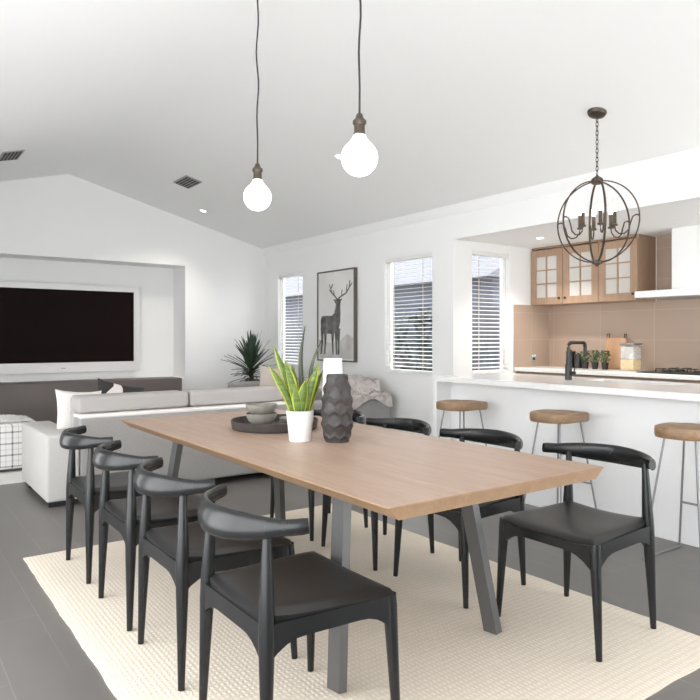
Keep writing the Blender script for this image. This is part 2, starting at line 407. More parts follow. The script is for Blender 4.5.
def glazing(idx, a, b, c, d, to3, n):
    r = bpy.data.objects.new('window_%d' % idx, None); COL.objects.link(r); r['kind'] = 'structure'
    bm = B(); us = [a]
    st = (b - a) / n
    def fb(u0, u1, v0, v1):
        t = [(u0, v0), (u1, v0), (u1, v1), (u0, v1)]; prism(bm, t, to3, .02, .07)
    fb(a, b, c, c + .05); fb(a, b, d - .05, d)
    for k in range(n + 1): x = a + st * k; fb(max(a, x - .03), min(b, x + .03), c + .05, d - .05)
    obj('window_frame', bm, 'trim', r)
    return r
glazing(4, *OPEN[0], lambda u, v, d: (XL - d, u, v), 3)
glazing(5, *OPEN[1], lambda u, v, d: (XL - d, u, v), 3)
glazing(6, *OPB_FILL, lambda u, v, d: (u, YB - d, v), 2)  # frame for the added light opening in the back wall
# cornice along the window wall and bulkhead; baseboards
bm = B()
prism(bm, [(XW, ZE - .075), (XW - .012, ZE - .075), (XW - .02, ZE - .055), (XW - .055, ZE - .015), (XW - .062, ZE + .015), (XW, ZE + .005)], lambda u, v, d: (u, d, v), YB, YT)
struct('trim_1', bm, 'trim')
bm = B(); quad_box(bm, XW - .014, XW, YK, YT, 0, .09, .003, 1); struct('baseboard_right', bm, 'trim')
bm = B(); quad_box(bm, 0, XW - .014, YT - .014, YT, 0, .09, .003, 1); struct('baseboard_television', bm, 'trim')

# ------------------------------------------------------------------ windows and blinds
def window(idx, a, b, c, d, to3, sill_out):
    r = bpy.data.objects.new('window_%d' % idx, None); COL.objects.link(r); r['kind'] = 'structure'
    bm = B()
    cells(bm, [a, a + .035, b - .035, b], [c, c + .035, d - .035, d], lambda u, v: a + .035 < u < b - .035 and c + .035 < v < d - .035, to3, .065, .10)
    obj('window_frame', bm, 'trim', r)
    bm = B(); prism(bm, [(a + .03, c + .03), (b - .03, c + .03), (b - .03, d - .03), (a + .03, d - .03)], to3, .08, .086)
    obj('pane', bm, 'glass', r)
    bm = B(); prism(bm, [(a - .0, c), (b + .0, c), (b, c + .015), (a, c + .015)], to3, -sill_out, .065)
    obj('window_sill', bm, 'trim', r)
    return r
rt = lambda u, v, d: (XW + d, u, v)
kt = lambda u, v, d: (u, YK + d, v)
window(1, *W1, rt, .012); window(2, *W2, rt, .012); window(3, *W3, kt, .012)
def blind(a, b, c, d, to3, label, pitch=.043, tilt=.14, dp=.035):
    root = thing('venetian_blind', label, 'blind', group='venetian blinds in the windows')
    bm = B(); prism(bm, [(a + .006, d - .04), (b - .006, d - .04), (b - .006, d), (a + .006, d)], to3, dp - .02, dp + .02); obj('headrail', bm, 'slat', root)
    bm = B(); z = d - .06
    w = .0215
    while z > c + .05:
        dy, dz = w * math.cos(tilt), w * math.sin(tilt)
        n = .0014
        P = [to3(u, z + s * dz + t, dp + s * dy) for (u, s, t) in ((a + .008, -1, -n), (b - .008, -1, -n), (b - .008, 1, -n), (a + .008, 1, -n), (a + .008, -1, n), (b - .008, -1, n), (b - .008, 1, n), (a + .008, 1, n))]
        v = [bm.verts.new(p) for p in P]
        for q in ((0, 1, 2, 3), (4, 5, 6, 7), (0, 1, 5, 4), (1, 2, 6, 5), (2, 3, 7, 6), (3, 0, 4, 7)): bm.faces.new([v[i] for i in q])
        z -= pitch
    obj('slats', bm, 'slat', root)
    bm = B(); prism(bm, [(a + .008, c + .018), (b - .008, c + .018), (b - .008, c + .036), (a + .008, c + .036)], to3, dp - .018, dp + .018); obj('bottom_rail', bm, 'slat', root)
    for f in (.2, .8):
        u = a + (b - a) * f
        bm = B(); prism(bm, [(u - .004, c + .036), (u + .004, c + .036), (u + .004, d - .04), (u - .004, d - .04)], to3, dp - .0235, dp - .022); obj('ladder_tape', bm, 'tape', root)
    bm = B()
    p0 = Vector(to3(b - .05, d - .05, dp - .027)); p1 = Vector(to3(b - .05, d - .75, dp - .027)); tube(bm, [p0, p1], .0025, 6); obj('tilt_wand', bm, 'tape', root)
    return root
blind(*W1, rt, 'white venetian blind in the narrow far window beside the stag picture')
blind(*W2, rt, 'white venetian blind in the dining wall window right of the stag picture')
blind(*W3, kt, 'white venetian blind in the kitchen window behind the island')

# ------------------------------------------------------------------ outdoors, seen between the slats
bm = B(); quad_box(bm, XB + .3, 20, -2, 25, -.2, -.1); quad_box(bm, XW + .2, XB + .3, YK + .2, 25, -.2, -.1); struct('ground_outside', bm, 'ground')
bm = B()
for k in range(50): quad_box(bm, 8.2, 8.25, 4.5 + .3 * k, 4.5 + .3 * k + .285, -.1, 1.75)
tag(obj('boundary_fence', bm, 'fence'), 'slate grey boundary fence seen through the blinds', 'fence')
root = thing('neighbour_house', 'blue grey house beyond the fence seen through the blinds', 'house', (0, 0, -.1))
bm = B(); quad_box(bm, 10.5, 16, 9.5, 22, 0, 2.6); obj('wall', bm, 'ext_wall', root)
bm = B(); prism(bm, [(10.0, 2.6), (16.5, 2.6), (13.2, 4.2)], lambda u, v, d: (u, d, v), 9.2, 22.3); obj('roof', bm, 'roof', root)
def shrub(loc, r, h, label):
    bm = B(); rnd = random.Random(int(loc[0] * 100 + loc[1] * 10))
    for k in range(420):
        th = rnd.uniform(0, 2 * PI); zz = rnd.uniform(0, 1); rr = r * math.sqrt(rnd.uniform(.1, 1)) * (1 - .55 * zz)
        p = Vector((rr * math.cos(th), rr * math.sin(th), .15 + zz * h)); s = rnd.uniform(.06, .13)
        q = Matrix.Rotation(rnd.uniform(0, 6), 3, Vector((rnd.gauss(0, 1), rnd.gauss(0, 1), rnd.gauss(0, 1))).normalized())
        v = [bm.verts.new(p + q @ Vector(c) * s) for c in ((-.5, 0, 0), (0, -.3, .05), (.6, 0, 0), (0, .3, .05))]; bm.faces.new(v)
    tube(bm, [(0, 0, 0), (0, 0, .3 * h)], .04, 8)
    return tag(obj('shrub', bm, 'hedge'), label, 'shrub', 'garden shrubs outside').__setattr__('location', loc)
shrub((6.1, 7.0, -.1), .45, 1.5, 'dark green shrub outside the dining wall window')
shrub((6.3, 8.1, -.1), .4, 1.2, 'dark green shrub outside between the dining and kitchen windows')
shrub((5.85, 6.3, -.1), .4, 1.6, 'dark green shrub outside the kitchen window')

# ------------------------------------------------------------------ rugs
def rug(name, x0, x1, y0, y1, h, m, label, wav=.006):
    bm = B(); nx, ny = 60, 80; T = []
    for i in range(nx + 1):
        row = []
        for j in range(ny + 1):
            u, v = i / nx, j / ny
            x = x0 + (x1 - x0) * u; y = y0 + (y1 - y0) * v
            ex = wav * noise.noise(Vector((u * 3, v * 14, 1))) + wav * .6 * noise.noise(Vector((u * 3, v * 60, 4))); ey = wav * noise.noise(Vector((u * 12, v * 3, 7)))
            e = min(i, nx - i, j, ny - j)
            row.append(bm.verts.new((x + ex, y + ey, h - (.004 if e == 0 else 0))))
        T.append(row)
    for i in range(nx):
        for j in range(ny): bm.faces.new((T[i][j], T[i + 1][j], T[i + 1][j + 1], T[i][j + 1]))
    ring = [T[i][0] for i in range(nx)] + [T[nx][j] for j in range(ny)] + [T[nx - i][ny] for i in range(nx)] + [T[0][ny - j] for j in range(ny)]
    bot = [bm.verts.new((v.co.x, v.co.y, .0005)) for v in ring]
    for k in range(len(ring)): bm.faces.new((ring[k], ring[(k + 1) % len(ring)], bot[(k + 1) % len(ring)], bot[k]))
    bm.faces.new(bot)
    return tag(obj(name, bm, m), label, 'rug')
RH = .012
rug('dining_rug', .68, 2.79, 1.262, 4.11, RH, 'rug', 'cream woven rug on the grey floor under the dining table')
rug('living_rug', .3, 3.3, 6.3, 8.2, RH, 'rug_white', 'pale rug in the living area under the plaid ottoman')

# ------------------------------------------------------------------ dining table
RC = RH + .0022
tb = thing('dining_table', 'long oak dining table with thin edges and dark splayed legs on the cream rug', 'table', (1.755, 2.797, RC))
TW, TL, TZ = .536, 1.293, .75 - RH
bm = B()
def ringv(w, l, z): return [bm.verts.new((sx * w, sy * l, z)) for sx, sy in ((-1, -1), (1, -1), (1, 1), (-1, 1))]
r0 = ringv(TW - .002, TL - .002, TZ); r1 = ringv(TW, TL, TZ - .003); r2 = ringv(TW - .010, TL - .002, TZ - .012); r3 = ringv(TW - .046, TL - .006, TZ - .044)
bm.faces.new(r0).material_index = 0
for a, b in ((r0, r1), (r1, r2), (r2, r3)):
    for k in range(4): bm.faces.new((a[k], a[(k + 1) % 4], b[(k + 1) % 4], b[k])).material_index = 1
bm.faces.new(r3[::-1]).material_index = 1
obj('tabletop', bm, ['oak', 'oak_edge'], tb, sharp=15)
for sy in (-1, 1):
    for sx in (-1, 1):
        bm = B(); bar(bm, (-.045 + sx * .398, sy * .892, .004), (-.045 + sx * .310, sy * .80, TZ - .040), .0175, .036); obj('leg', bm, 'leg_metal', tb)
    bm = B(); quad_box(bm, -.36, .27, sy * .80 - .035, sy * .80 + .035, TZ - .056, TZ - .041); obj('top_bracket', bm, 'leg_metal', tb)

# ------------------------------------------------------------------ elbow chair (local +x is forward)
def make_chair(label):
    t = thing('dining_chair', label, 'chair', group='black dining chairs around the table')
    SZ = .440
    for s in (-1, 1):
        bm = B()
        P = [(.208, s * .252, 0), (.203, s * .243, .15), (.199, s * .232, .33), (.197, s * .228, .40), (.196, s * .227, .440)]
        sweep(bm, P, [(.012, .012, 0), (.016, .016, 0), (.0205, .0205, 0), (.0225, .0225, 0), (.020, .020, 0)], 14); obj('front_leg', bm, 'black_wood', t)
    for s in (-1, 1):
        bm = B(); P = []; R = []
        for f, r in ((0, .012), (.18, .0155), (.40, .0205), (.56, .024), (.66, .0235), (.80, .019), (.93, .0145), (1, .013)):
            P.append((-.234 + .018 * f, s * (.218 - .028 * f), .70 * f)); R.append((r, r, 0))
        sweep(bm, P, R, 14); obj('rear_leg', bm, 'black_wood', t)
    # seat frame: arched rails joining the legs
    bm = B()
    def rail(p0, p1, zt, hm, he, th):
        p0, p1 = Vector(p0), Vector(p1); d = p1 - p0; ln = d.length; d.normalize(); nrm = Vector((-d.y, d.x, 0)); pts = []
        for k in range(15):
            u = k / 14; e = abs(2 * u - 1); pts.append((u * ln, zt - hm - (he - hm) * max(0, (e - .45) / .55) ** 2.2))
        pts += [(ln, zt), (0, zt)]
        prism(bm, pts, lambda u, v, q: tuple(p0 + d * u + nrm * q + Vector((0, 0, v))), -th / 2, th / 2)
    for s in (-1, 1): rail((-.228, s * .203, 0), (.198, s * .229, 0), SZ, .052, .110, .030)
    rail((.200, -.222, 0), (.200, .222, 0), SZ, .052, .105, .030); rail((-.226, -.196, 0), (-.226, .196, 0), SZ, .052, .10, .030)
    obj('seat_frame', bm, 'black_wood', t)
    # upholstered pad, slightly dished
    bm = B(); n = 22; G = []
    for sd in (1, 0):
        g = []
        for i in range(n + 1):
            row = []
            for j in range(n + 1):
                u, v = -1 + 2 * i / n, -1 + 2 * j / n
                # rounded square plan
                k = 1 - .055 * (u * u * v * v) ** 2
                x = u * k; y = v * k
                half = .202 + (.252 - .202) * (x + 1) / 2
                X = -.004 + x * .232; Y = y * half
                if x < -.85: Y *= 1 - .16 * (-.85 - x) / .15 * 0
                e = max(abs(u), abs(v))
                z0 = SZ - .004 + .014 * (v * v - .6) * (1 - max(0, u) ** 2 * .5) + .012 * max(0, -u) ** 2 - .006 * max(0, u) ** 3
                z = z0 + .005 + .021 * (1 - min(1, e) ** 7) ** .5 if sd else SZ - .012
                if not sd: X *= .985; Y *= .985
                row.append(bm.verts.new((X, Y, z)))
            g.append(row)
        G.append(g)
        for i in range(n):
            for j in range(n): bm.faces.new((g[i][j], g[i + 1][j], g[i + 1][j + 1], g[i][j + 1]))
    ring = [(i, 0) for i in range(n)] + [(n, j) for j in range(n)] + [(n - i, n) for i in range(n)] + [(0, n - j) for j in range(n)]
    for a, b in zip(ring, ring[1:] + ring[:1]): bm.faces.new((G[0][a[0]][a[1]], G[0][b[0]][b[1]], G[1][b[0]][b[1]], G[1][a[0]][a[1]]))
    seat = obj('seat_pad', bm, 'leather', t, sharp=60)
    # curved top rail
    bm = B(); P = []; S = []; N = 40
    for k in range(N + 1):
        s = -1 + 2 * k / N; a = abs(s)
        P.append((-.300 + .170 * a ** 1.7, .272 * math.sin(1.2 * s) / math.sin(1.2), .702 + .012 * a * a))
        f = max(0, 1 - (a / .80) ** 2) ** 1.1
        hh = .0235 + .021 * f; tt = .0140 + .006 * f
        if k in (0, N): hh *= .93; tt *= .9
        S.append((tt, hh, .22 * f))
    sweep(bm, P, S, 16); obj('top_rail', bm, 'black_wood', t, sharp=50)
    return t
CL = [(1.83, 'black elbow chair nearest the camera on the left side of the table'),
      (2.45, 'black elbow chair second from the camera on the left side of the table'),
      (3.03, 'black elbow chair third from the camera on the left side of the table'),
      (3.69, 'black elbow chair at the sofa end of the left side of the table')]
CR = [(1.75, 2.458, 'black elbow chair at the near right corner of the table facing left'),
      (2.40, 2.405, 'black elbow chair second from the near corner on the kitchen side of the table'),
      (3.03, 2.37, 'black elbow chair third from the near corner on the kitchen side of the table'),
      (3.66, 2.37, 'black elbow chair at the far kitchen side of the table, mostly hidden behind the vase')]
ch0 = make_chair(CL[0][1]); ch0.location = (1.108, CL[0][0], RC)
for y, lb in CL[1:]: dup(ch0, (1.108, y, RC), 0, lb)
for y, x, lb in CR: dup(ch0, (x, y, RC), PI, lb)

# ------------------------------------------------------------------ things on the table
TT = .75
tr = thing('serving_tray', 'round black tray with raised rim on the dining table', 'tray', (1.80, 3.22, TT + .0005))
bm = B(); lathe(bm, [(0, .001), (.215, .001), (.234, .006), (.242, .050), (.236, .051), (.228, .012), (.212, .008), (0, .008)], 56); obj('tray_body', bm, 'tray', tr)
def plate(r, z, label, loc):
    bm = B(); lathe(bm, [(0, 0), (r * .6, 0), (r * .95, .012), (r, .016), (r * .97, .0175), (r * .6, .006), (0, .005)], 40)
    o = tag(obj('plate', bm, 'stoneware'), label, 'plate', 'stoneware plates on the tray'); o.location = (loc[0], loc[1], z); return o
def bowl(r, h, z, label, loc):
    bm = B(); lathe(bm, [(0, 0), (r * .5, 0), (r * .52, .006), (r * .82, h * .4), (r * .98, h * .8), (r, h), (r * .96, h), (r * .9, h * .78), (r * .7, h * .35), (0, .012)], 40)
    o = tag(obj('bowl', bm, 'stoneware'), label, 'bowl', 'stoneware bowls on the tray'); o.location = (loc[0], loc[1], z); return o
pb = (1.885, 3.125)
zt = TT + .0085
for k in range(4): plate(.100 - .001 * k, zt + .0125 * k, ['speckled grey plate at the bottom of the stack on the tray', 'speckled grey plate second from the bottom of the stack on the tray', 'speckled grey plate third from the bottom of the stack on the tray', 'speckled grey plate at the top of the stack on the tray'][k], pb)
bb = (1.715, 3.215)
bowl(.085, .070, zt + .012, 'grey green bowl under another bowl on the tray', bb)
bowl(.087, .062, zt + .068, 'grey green bowl stacked on top of another bowl on the tray', bb)

sp = thing('snake_plant', 'snake plant with yellow edged leaves in white pot on the dining table', 'plant', (1.672, 2.742, TT))
bm = B(); lathe(bm, [(0, .0), (.050, .0), (.053, .004), (.067, .146), (.068, .150), (.063, .150), (.060, .125), (0, .125)], 40); obj('pot', bm, 'pot', sp)
bm = B(); lathe(bm, [(0, .129), (.030, .131), (.0600, .127), (.058, .123), (0, .123)], 24); obj('soil', bm, 'soil', sp)
def leaf(parent, base, top, wid, bend, mats, twist=0., wave=0.):
    bm = B(); n = 18; base, top = Vector(base), Vector(top)
    d = top - base; side = Vector((math.cos(bend[0]), math.sin(bend[0]), 0)); out = Vector((d.x, d.y, 0)); rows = []
    for i in range(n + 1):
        t = i / n; c = base + d * t + Vector((0, 0, 1)) * 0 - out * (.45 * math.sin(PI * t) * .3) + side * (wave * math.sin(t * 7))
        w = 1.3 * wid * (0.62 + .38 * math.sin(PI * min(1, t * 1.25) * .8)) * (1 - max(0, (t - .62) / .38) ** 2.0) + .0006
        q = bend[0] + twist * t; sd = Vector((math.cos(q), math.sin(q), 0)); nm = Vector((-math.sin(q), math.cos(q), 0))
        row = [bm.verts.new(c + sd * w * u + nm * (w * .55 * (u * u - .4))) for u in (-1, -.72, -.3, .3, .72, 1)]
        row += [bm.verts.new(c + sd * w * u + nm * (w * .55 * (u * u - .4) - .004)) for u in (.72, .3, -.3, -.72)]
        rows.append(row)
    for a, b in zip(rows, rows[1:]):
        for k in range(10):
            f = bm.faces.new((a[k], a[(k + 1) % 10], b[(k + 1) % 10], b[k])); f.material_index = 1 if k in (0, 4, 5, 9) else 0
    bm.faces.new(rows[0][::-1]); bm.faces.new(rows[-1])
    obj('leaf', bm, mats, parent)
V = ['leaf_dark', 'leaf_yel']; O = ['leaf_old', 'leaf_old']
# directions: image right = (.812,-.5835)
ir = Vector((.812, -.5835)); fw = Vector((.5835, .812))
def lp(r, f, z): q = ir * r + fw * f; return (q.x, q.y, z)
fa = math.atan2(-.5835, .812)
for (b, t, w, tw, wv, mt) in (
        (lp(-.030, -.005, .12), lp(-.150, -.02, .372), .017, .3, .002, V), (lp(-.018, .015, .12), lp(-.132, .03, .458), .016, .5, .003, V),
        (lp(-.008, -.02, .12), lp(-.070, -.05, .40), .017, -.3, 0, V), (lp(.0, .01, .12), lp(.018, .03, .562), .0095, 1.3, .006, O),
        (lp(.024, -.012, .12), lp(.094, -.02, .382), .0175, -.4, 0, V), (lp(.022, .018, .12), lp(.100, .03, .492), .0085, -1.4, .009, O),
        (lp(.006, -.03, .12), lp(.030, -.06, .30), .019, .2, 0, V), (lp(-.015, .028, .12), lp(-.045, .07, .37), .016, .2, 0, V),
        (lp(.034, .004, .12), lp(.112, .03, .345), .015, .3, 0, V), (lp(-.004, -.036, .12), lp(-.02, -.06, .27), .018, -.2, 0, V),
        (lp(-.034, .006, .12), lp(-.105, .0, .305), .016, .3, 0, V), (lp(.008, .03, .12), lp(.06, .06, .34), .015, .6, .002, V)):
    leaf(sp, b, t, w, (fa,), mt, tw, wv)

# faceted charcoal vase
bm = B(); n, m_ = 160, 110; prof = []
hgt = .325
def vr(t):
    pts = [(0, .058), (.06, .066), (.22, .079), (.5, .080), (.75, .072), (.92, .058), (1, .050)]
    for (a, ra), (b, rb) in zip(pts, pts[1:]):
        if a <= t <= b:
            q = (t - a) / (b - a); q = q * q * (3 - 2 * q) * .5 + q * .5; return ra + (rb - ra) * q
    return pts[-1][1]
rings = []
ncol = 8; rowh = hgt / 5.6
for j in range(m_ + 1):
    z = hgt * j / m_; r = vr(j / m_); ring = []
    for k in range(n):
        th = 2 * PI * k / n
        best = []
        row = z / rowh
        for rr in range(int(row) - 1, int(row) + 3):
            off = .5 if rr % 2 else 0
            cx = (th / (2 * PI) * ncol - off); dx = (cx - round(cx)) * 1.0; dy = (row - rr) * .88
            best.append(math.hypot(dx, dy))
        best.sort(); e = best[1] - best[0]
        dep = .0068 * min(1, e / .42) ** .8 * min(1, min(j, m_ - j) / 5)
        ring.append(bm.verts.new(((r - dep) * math.cos(th), (r - dep) * math.sin(th), z)))
    rings.append(ring)
for A, C in zip(rings, rings[1:]):
    for k in range(n): bm.faces.new((A[k], A[(k + 1) % n], C[(k + 1) % n], C[k]))
bm.faces.new(rings[0][::-1])
inn = [[bm.verts.new((v.co.x * s, v.co.y * s, z)) for v in rings[-1]] for s, z in ((.86, hgt), (.8, hgt - .06))]
for A, C in ((rings[-1], inn[0]), inn):
    for k in range(n): bm.faces.new((A[k], A[(k + 1) % n], C[(k + 1) % n], C[k]))
bm.faces.new(inn[1])
o = tag(obj('vase', bm, 'char', sharp=25), 'tall charcoal vase with honeycomb facets on the dining table', 'vase'); o.location = (1.81, 2.625, TT)
bm = B(); lathe(bm, [(0, 0), (.052, 0), (.055, .006), (.056, .2), (.050, .385), (.048, .39), (.044, .385), (.046, .2), (.045, .02), (0, .02)], 40)
o = tag(obj('vase', bm, 'pot'), 'plain white vase standing behind the charcoal vase on the table', 'vase'); o.location = (2.005, 2.95, TT)

# ------------------------------------------------------------------ pendants
def pendant(x, y, z, r, label):
    p = thing('pendant_light', label, 'pendant light', (x, y, z), 0, 'globe pendants over the table')
    zt = zc(x) - z
    bm = B(); lathe(bm, [(r * math.sin(a), -r * math.cos(a)) for a in [PI * k / 24 * .77 for k in range(25)]] + [(r * .55, r * .86), (r * .44, r * 1.0), (r * .36, r * 1.14), (r * .31, r * 1.28), (0, r * 1.28)], 40); obj('globe_bulb', bm, 'bulb', p)
    s = r / .08
    zz = r * 1.18
    bm = B(); lathe(bm, [(0, zz), (.025 * s, zz), (.028 * s, zz + .01 * s), (.024 * s, zz + .018 * s), (.024 * s, zz + .05 * s), (.030 * s, zz + .055 * s), (.030 * s, zz + .068 * s), (.019 * s, zz + .078 * s), (.012 * s, zz + .098 * s), (0, zz + .1 * s)], 24); obj('lamp_socket', bm, 'dark_metal', p)
    bm = B(); z0 = zz + .095 * s
    tube(bm, [(.006 * math.sin(k * .9) * math.sin(PI * k / 20), .004 * math.sin(k * .7) * math.sin(PI * k / 20), z0 + (zt - z0) * k / 20) for k in range(21)], .0045, 8); obj('cord', bm, 'cord', p)
    bm = B(); lathe(bm, [(0, zt - .03), (.045, zt - .03), (.05, zt - .02), (.05, zt + .01), (0, zt + .01)], 24); obj('ceiling_cup', bm, 'dark_metal', p)
    return p
K = 1.28
def pend_at(px, py, rpx, depth, label):
    d = depth; lat = (px - 350) / 661 * d; a = math.radians(35.7)
    pendant(lat * math.cos(a) + d * math.sin(a), -lat * math.sin(a) + d * math.cos(a), H + (338 - py) / 661 * d, rpx / 661 * d, label)
pend_at(257.5, 197, 13.8, 2.85 * K, 'glowing globe pendant on a black cord, the left and farther one above the table')
pend_at(359.5, 158, 18.3, 2.17 * K, 'glowing globe pendant on a black cord, the right and nearer one above the table')

# ------------------------------------------------------------------ chandelier
CX, CY = 3.965, 2.655; CZ = zc(CX)
c = thing('orb_chandelier', 'bronze orb chandelier with candle bulbs hanging beside the kitchen opening', 'chandelier', (CX, CY, CZ))
zs = -.742; R = .275
slope = Matrix.Rotation(math.atan(SL), 3, 'Y')
bm = B(); lathe(bm, [(0, .006), (.062, .006), (.064, -.004), (.055, -.022), (.03, -.034), (.012, -.038), (0, -.038)], 28)
for v in bm.verts: v.co = slope @ v.co
obj('ceiling_canopy', bm, 'bronze', c)
bm = B(); z = -.036; k = 0
while z > zs + R + .03:
    a = PI / 2 * (k % 2); pts = []
    for q in range(12):
        t = 2 * PI * q / 12; u = .0085 * math.cos(t); w = .019 * math.sin(t)
        pts.append((u * math.cos(a), u * math.sin(a), z - .016 + w))
    tube(bm, pts, .0028, 6, closed=True); z -= .030; k += 1
obj('chain', bm, 'bronze', c)
bm = B(); lathe(bm, [(0, zs + R + .034), (.014, zs + R + .032), (.030, zs + R + .02), (.038, zs + R + .012), (.038, zs + R - .014), (.030, zs + R - .02), (0, zs + R - .02)], 24); obj('top_hub', bm, 'bronze', c)
base_ang = fa - math.radians(-20)
for q in range(3):
    a = base_ang + q * PI / 3; bm = B()
    sweep(bm, [(R * math.cos(t) * math.cos(a), R * math.cos(t) * math.sin(a), zs + R * math.sin(t)) for t in [2 * PI * k / 64 for k in range(64)]], (.0045, .0075, 0), 8, up=Vector((-math.sin(a), math.cos(a), 0)), closed=True)
    obj('hoop', bm, 'bronze', c)
bm = B(); lathe(bm, [(0, zs - R - .03), (.010, zs - R - .028), (.012, zs - R - .018), (.034, zs - R - .008), (.036, zs - R + .008), (.02, zs - R + .016), (0, zs - R + .018)], 24); obj('bottom_finial', bm, 'bronze', c)
for q in range(6):
    a = base_ang + q * PI / 3; cd = Vector((math.cos(a), math.sin(a), 0)); bm = B()
    rz = [(R, .012), (.255, .020), (.232, .010), (.218, -.03), (.205, -.075), (.178, -.098), (.145, -.094), (.122, -.07), (.116, -.04)]
    tube(bm, [cd * r + Vector((0, 0, zs + z)) for r, z in rz], .0048, 8)
    arm = obj('arm', bm, 'bronze', c)
    bm = B(); lathe(bm, [(0, zs - .042), (.018, zs - .040), (.021, zs - .030), (.012, zs - .026), (.012, zs + .055), (0, zs + .055)], 14, (cd.x * .116, cd.y * .116, 0)); obj('candle_sleeve', bm, 'bronze', arm)
    bm = B(); lathe(bm, [(0, zs + .055), (.009, zs + .056), (.015, zs + .075), (.012, zs + .10), (.005, zs + .122), (0, zs + .13)], 14, (cd.x * .116, cd.y * .116, 0)); obj('candle_bulb', bm, 'bulb_hot', arm)

# ------------------------------------------------------------------ ceiling fittings
def downlight(x, y, z, label, slope_on=True, power=40):
    d = thing('downlight', label, 'downlight', (x, y, z), 0, 'round recessed downlights')
    if slope_on: d.rotation_euler = (0, math.atan(SL), 0)
    bm = B(); lathe(bm, [(.032, -.001), (.048, -.006), (.05, -.003), (.05, .004), (.032, .004)], 28); obj('trim_ring', bm, 'trim', d)
    bm = B(); lathe(bm, [(0, -.002), (.033, -.002), (.033, .003), (0, .003)], 24); obj('lens', bm, 'lens', d)
    ld = bpy.data.lights.new('downlight_lamp', 'SPOT'); ld.energy = power; ld.spot_size = math.radians(115); ld.spot_blend = .9; ld.shadow_soft_size = .04; ld.color = (1, .93, .85)
    lo = bpy.data.objects.new('lamp', ld); COL.objects.link(lo); lo.parent = d; lo.location = (0, 0, -.02)
downlight(3.475, 8.12, zc(3.475), 'round downlight in the raked ceiling near the television wall')
downlight(3.46, 4.98, zc(3.46), 'round downlight in the raked ceiling behind the nearer globe pendant')
downlight(5.40, 4.26, ZK, 'round downlight in the kitchen ceiling left of the chandelier', False, 48)
downlight(5.34, 2.62, ZK, 'round downlight in the kitchen ceiling at the right picture edge', False, 48)
def vent(x, y, label, sgn):
    v = thing('ceiling_vent', label, 'vent', (x, y, zc(x)), 0, 'air vents in the raked ceiling'); v.rotation_euler = (0, sgn * math.atan(SL), 0)
    bm = B(); quad_box(bm, -.10, .10, -.20, .20, -.010, .004, .003, 1); obj('vent_frame', bm, 'vent', v)
    for k in range(2):
        bm = B(); y0 = -.18 + k * .185
        for j in range(5): quad_box(bm, -.08 + j * .034, -.057 + j * .034, y0, y0 + .17, -.0125, -.0095)
        obj('vent_slots', bm, 'vent_slot', v)
vent(2.93, 7.29, 'dark slotted ceiling vent on the right slope left of the globe pendants', 1)
vent(1.10, 7.34, 'slotted ceiling vent at the left picture edge above the television', -1)

# ------------------------------------------------------------------ television end
tv = thing('television', 'large wall television with dark screen and silver bezel in the niche', 'television', (0, YT + ND, 0))
tx0, tx1, tz0, tz1 = 1.02, 2.98, .80, 1.955
bm = B(); cells(bm, [tx0, tx0 + .075, tx1 - .075, tx1], [tz0, tz0 + .13, tz1 - .075, tz1], lambda x, z: tx0 + .075 < x < tx1 - .075 and tz0 + .13 < z < tz1 - .075, lambda u, v, d: (u, d, v), -.085, -.03); obj('bezel', bm, 'silver', tv)
bm = B(); quad_box(bm, tx0 + .075, tx1 - .075, -.074, -.06, tz0 + .13, tz1 - .075); obj('screen', bm, 'screen', tv)
bm = B(); quad_box(bm, tx0 + .05, tx1 - .05, -.06, -.001, tz0 + .05, tz1 - .05); obj('back_case', bm, 'black', tv)
bm = B(); quad_box(bm, 1.96, 2.02, -.088, -.085, tz0 + .05, tz0 + .062); obj('power_light', bm, 'vent', tv)
lc = thing('low_console', 'long dark taupe low console under the television', 'cabinet', (0, 0, 0))
bm = B(); quad_box(bm, .2, 3.31, 8.42, YT - .016, .05, .722, .012, 2); obj('body', bm, 'taupe', lc)
bm = B(); quad_box(bm, .26, 3.25, 8.47, YT - .06, 0, .05); obj('plinth', bm, 'black', lc)

# sofa, back towards the dining table
sf = thing('sofa', 'pale grey two seat sofa with its back to the dining table', 'sofa', (0, 0, 0), 0)
SY = 5.19
bm = B(); quad_box(bm, 1.245, 3.05, SY, SY + .22, .06, .652, .03, 3); obj('back', bm, 'sofa', sf)
bm = B(); quad_box(bm, 1.245, 3.05, SY + .005, SY + .215, .640, .668, .013, 3); obj('back_piping', bm, 'pillow', sf)
bm = B(); quad_box(bm, 1.01, 1.243, SY - .005, 6.19, .045, .535, .025, 3); a = obj('arm', bm, 'sofa_lit', sf)
bm = B(); quad_box(bm, 3.052, 3.285, SY - .005, 6.19, .045, .535, .025, 3); obj('arm', bm, 'sofa_lit', sf)
bm = B(); quad_box(bm, 1.245, 3.05, SY + .22, 6.14, .06, .28, .02, 2); obj('base', bm, 'sofa', sf)
for x0 in (1.25, 2.15):
    bm = B(); quad_box(bm, x0, x0 + .895, SY + .36, 6.18, .282, .45, .04, 4); obj('seat_cushion', bm, 'sofa', sf)
    bm = B(); quad_box(bm, x0 + .0, x0 + .89, SY + .09, SY + .35, .672, .80, .032, 4)
    quad_box(bm, x0 + .0, x0 + .89, SY + .225, SY + .355, .455, .70, .03, 3)
    obj('back_cushion', bm, 'sofa_cushion', sf)
for x in (1.10, 3.19):
    for y in (SY + .12, 6.08):
        bm = B(); quad_box(bm, x - .06, x + .06, y - .06, y + .06, 0, .05); obj('foot', bm, 'black', sf)
def cushion(w, h, t, loc, rot, m, label, seed=0):
    o = obj('cushion', pillow_bm(w, h, t, 18, .10, .006, seed), m, sharp=80); tag(o, label, 'cushion'); o.location = loc; o.rotation_euler = rot; return o
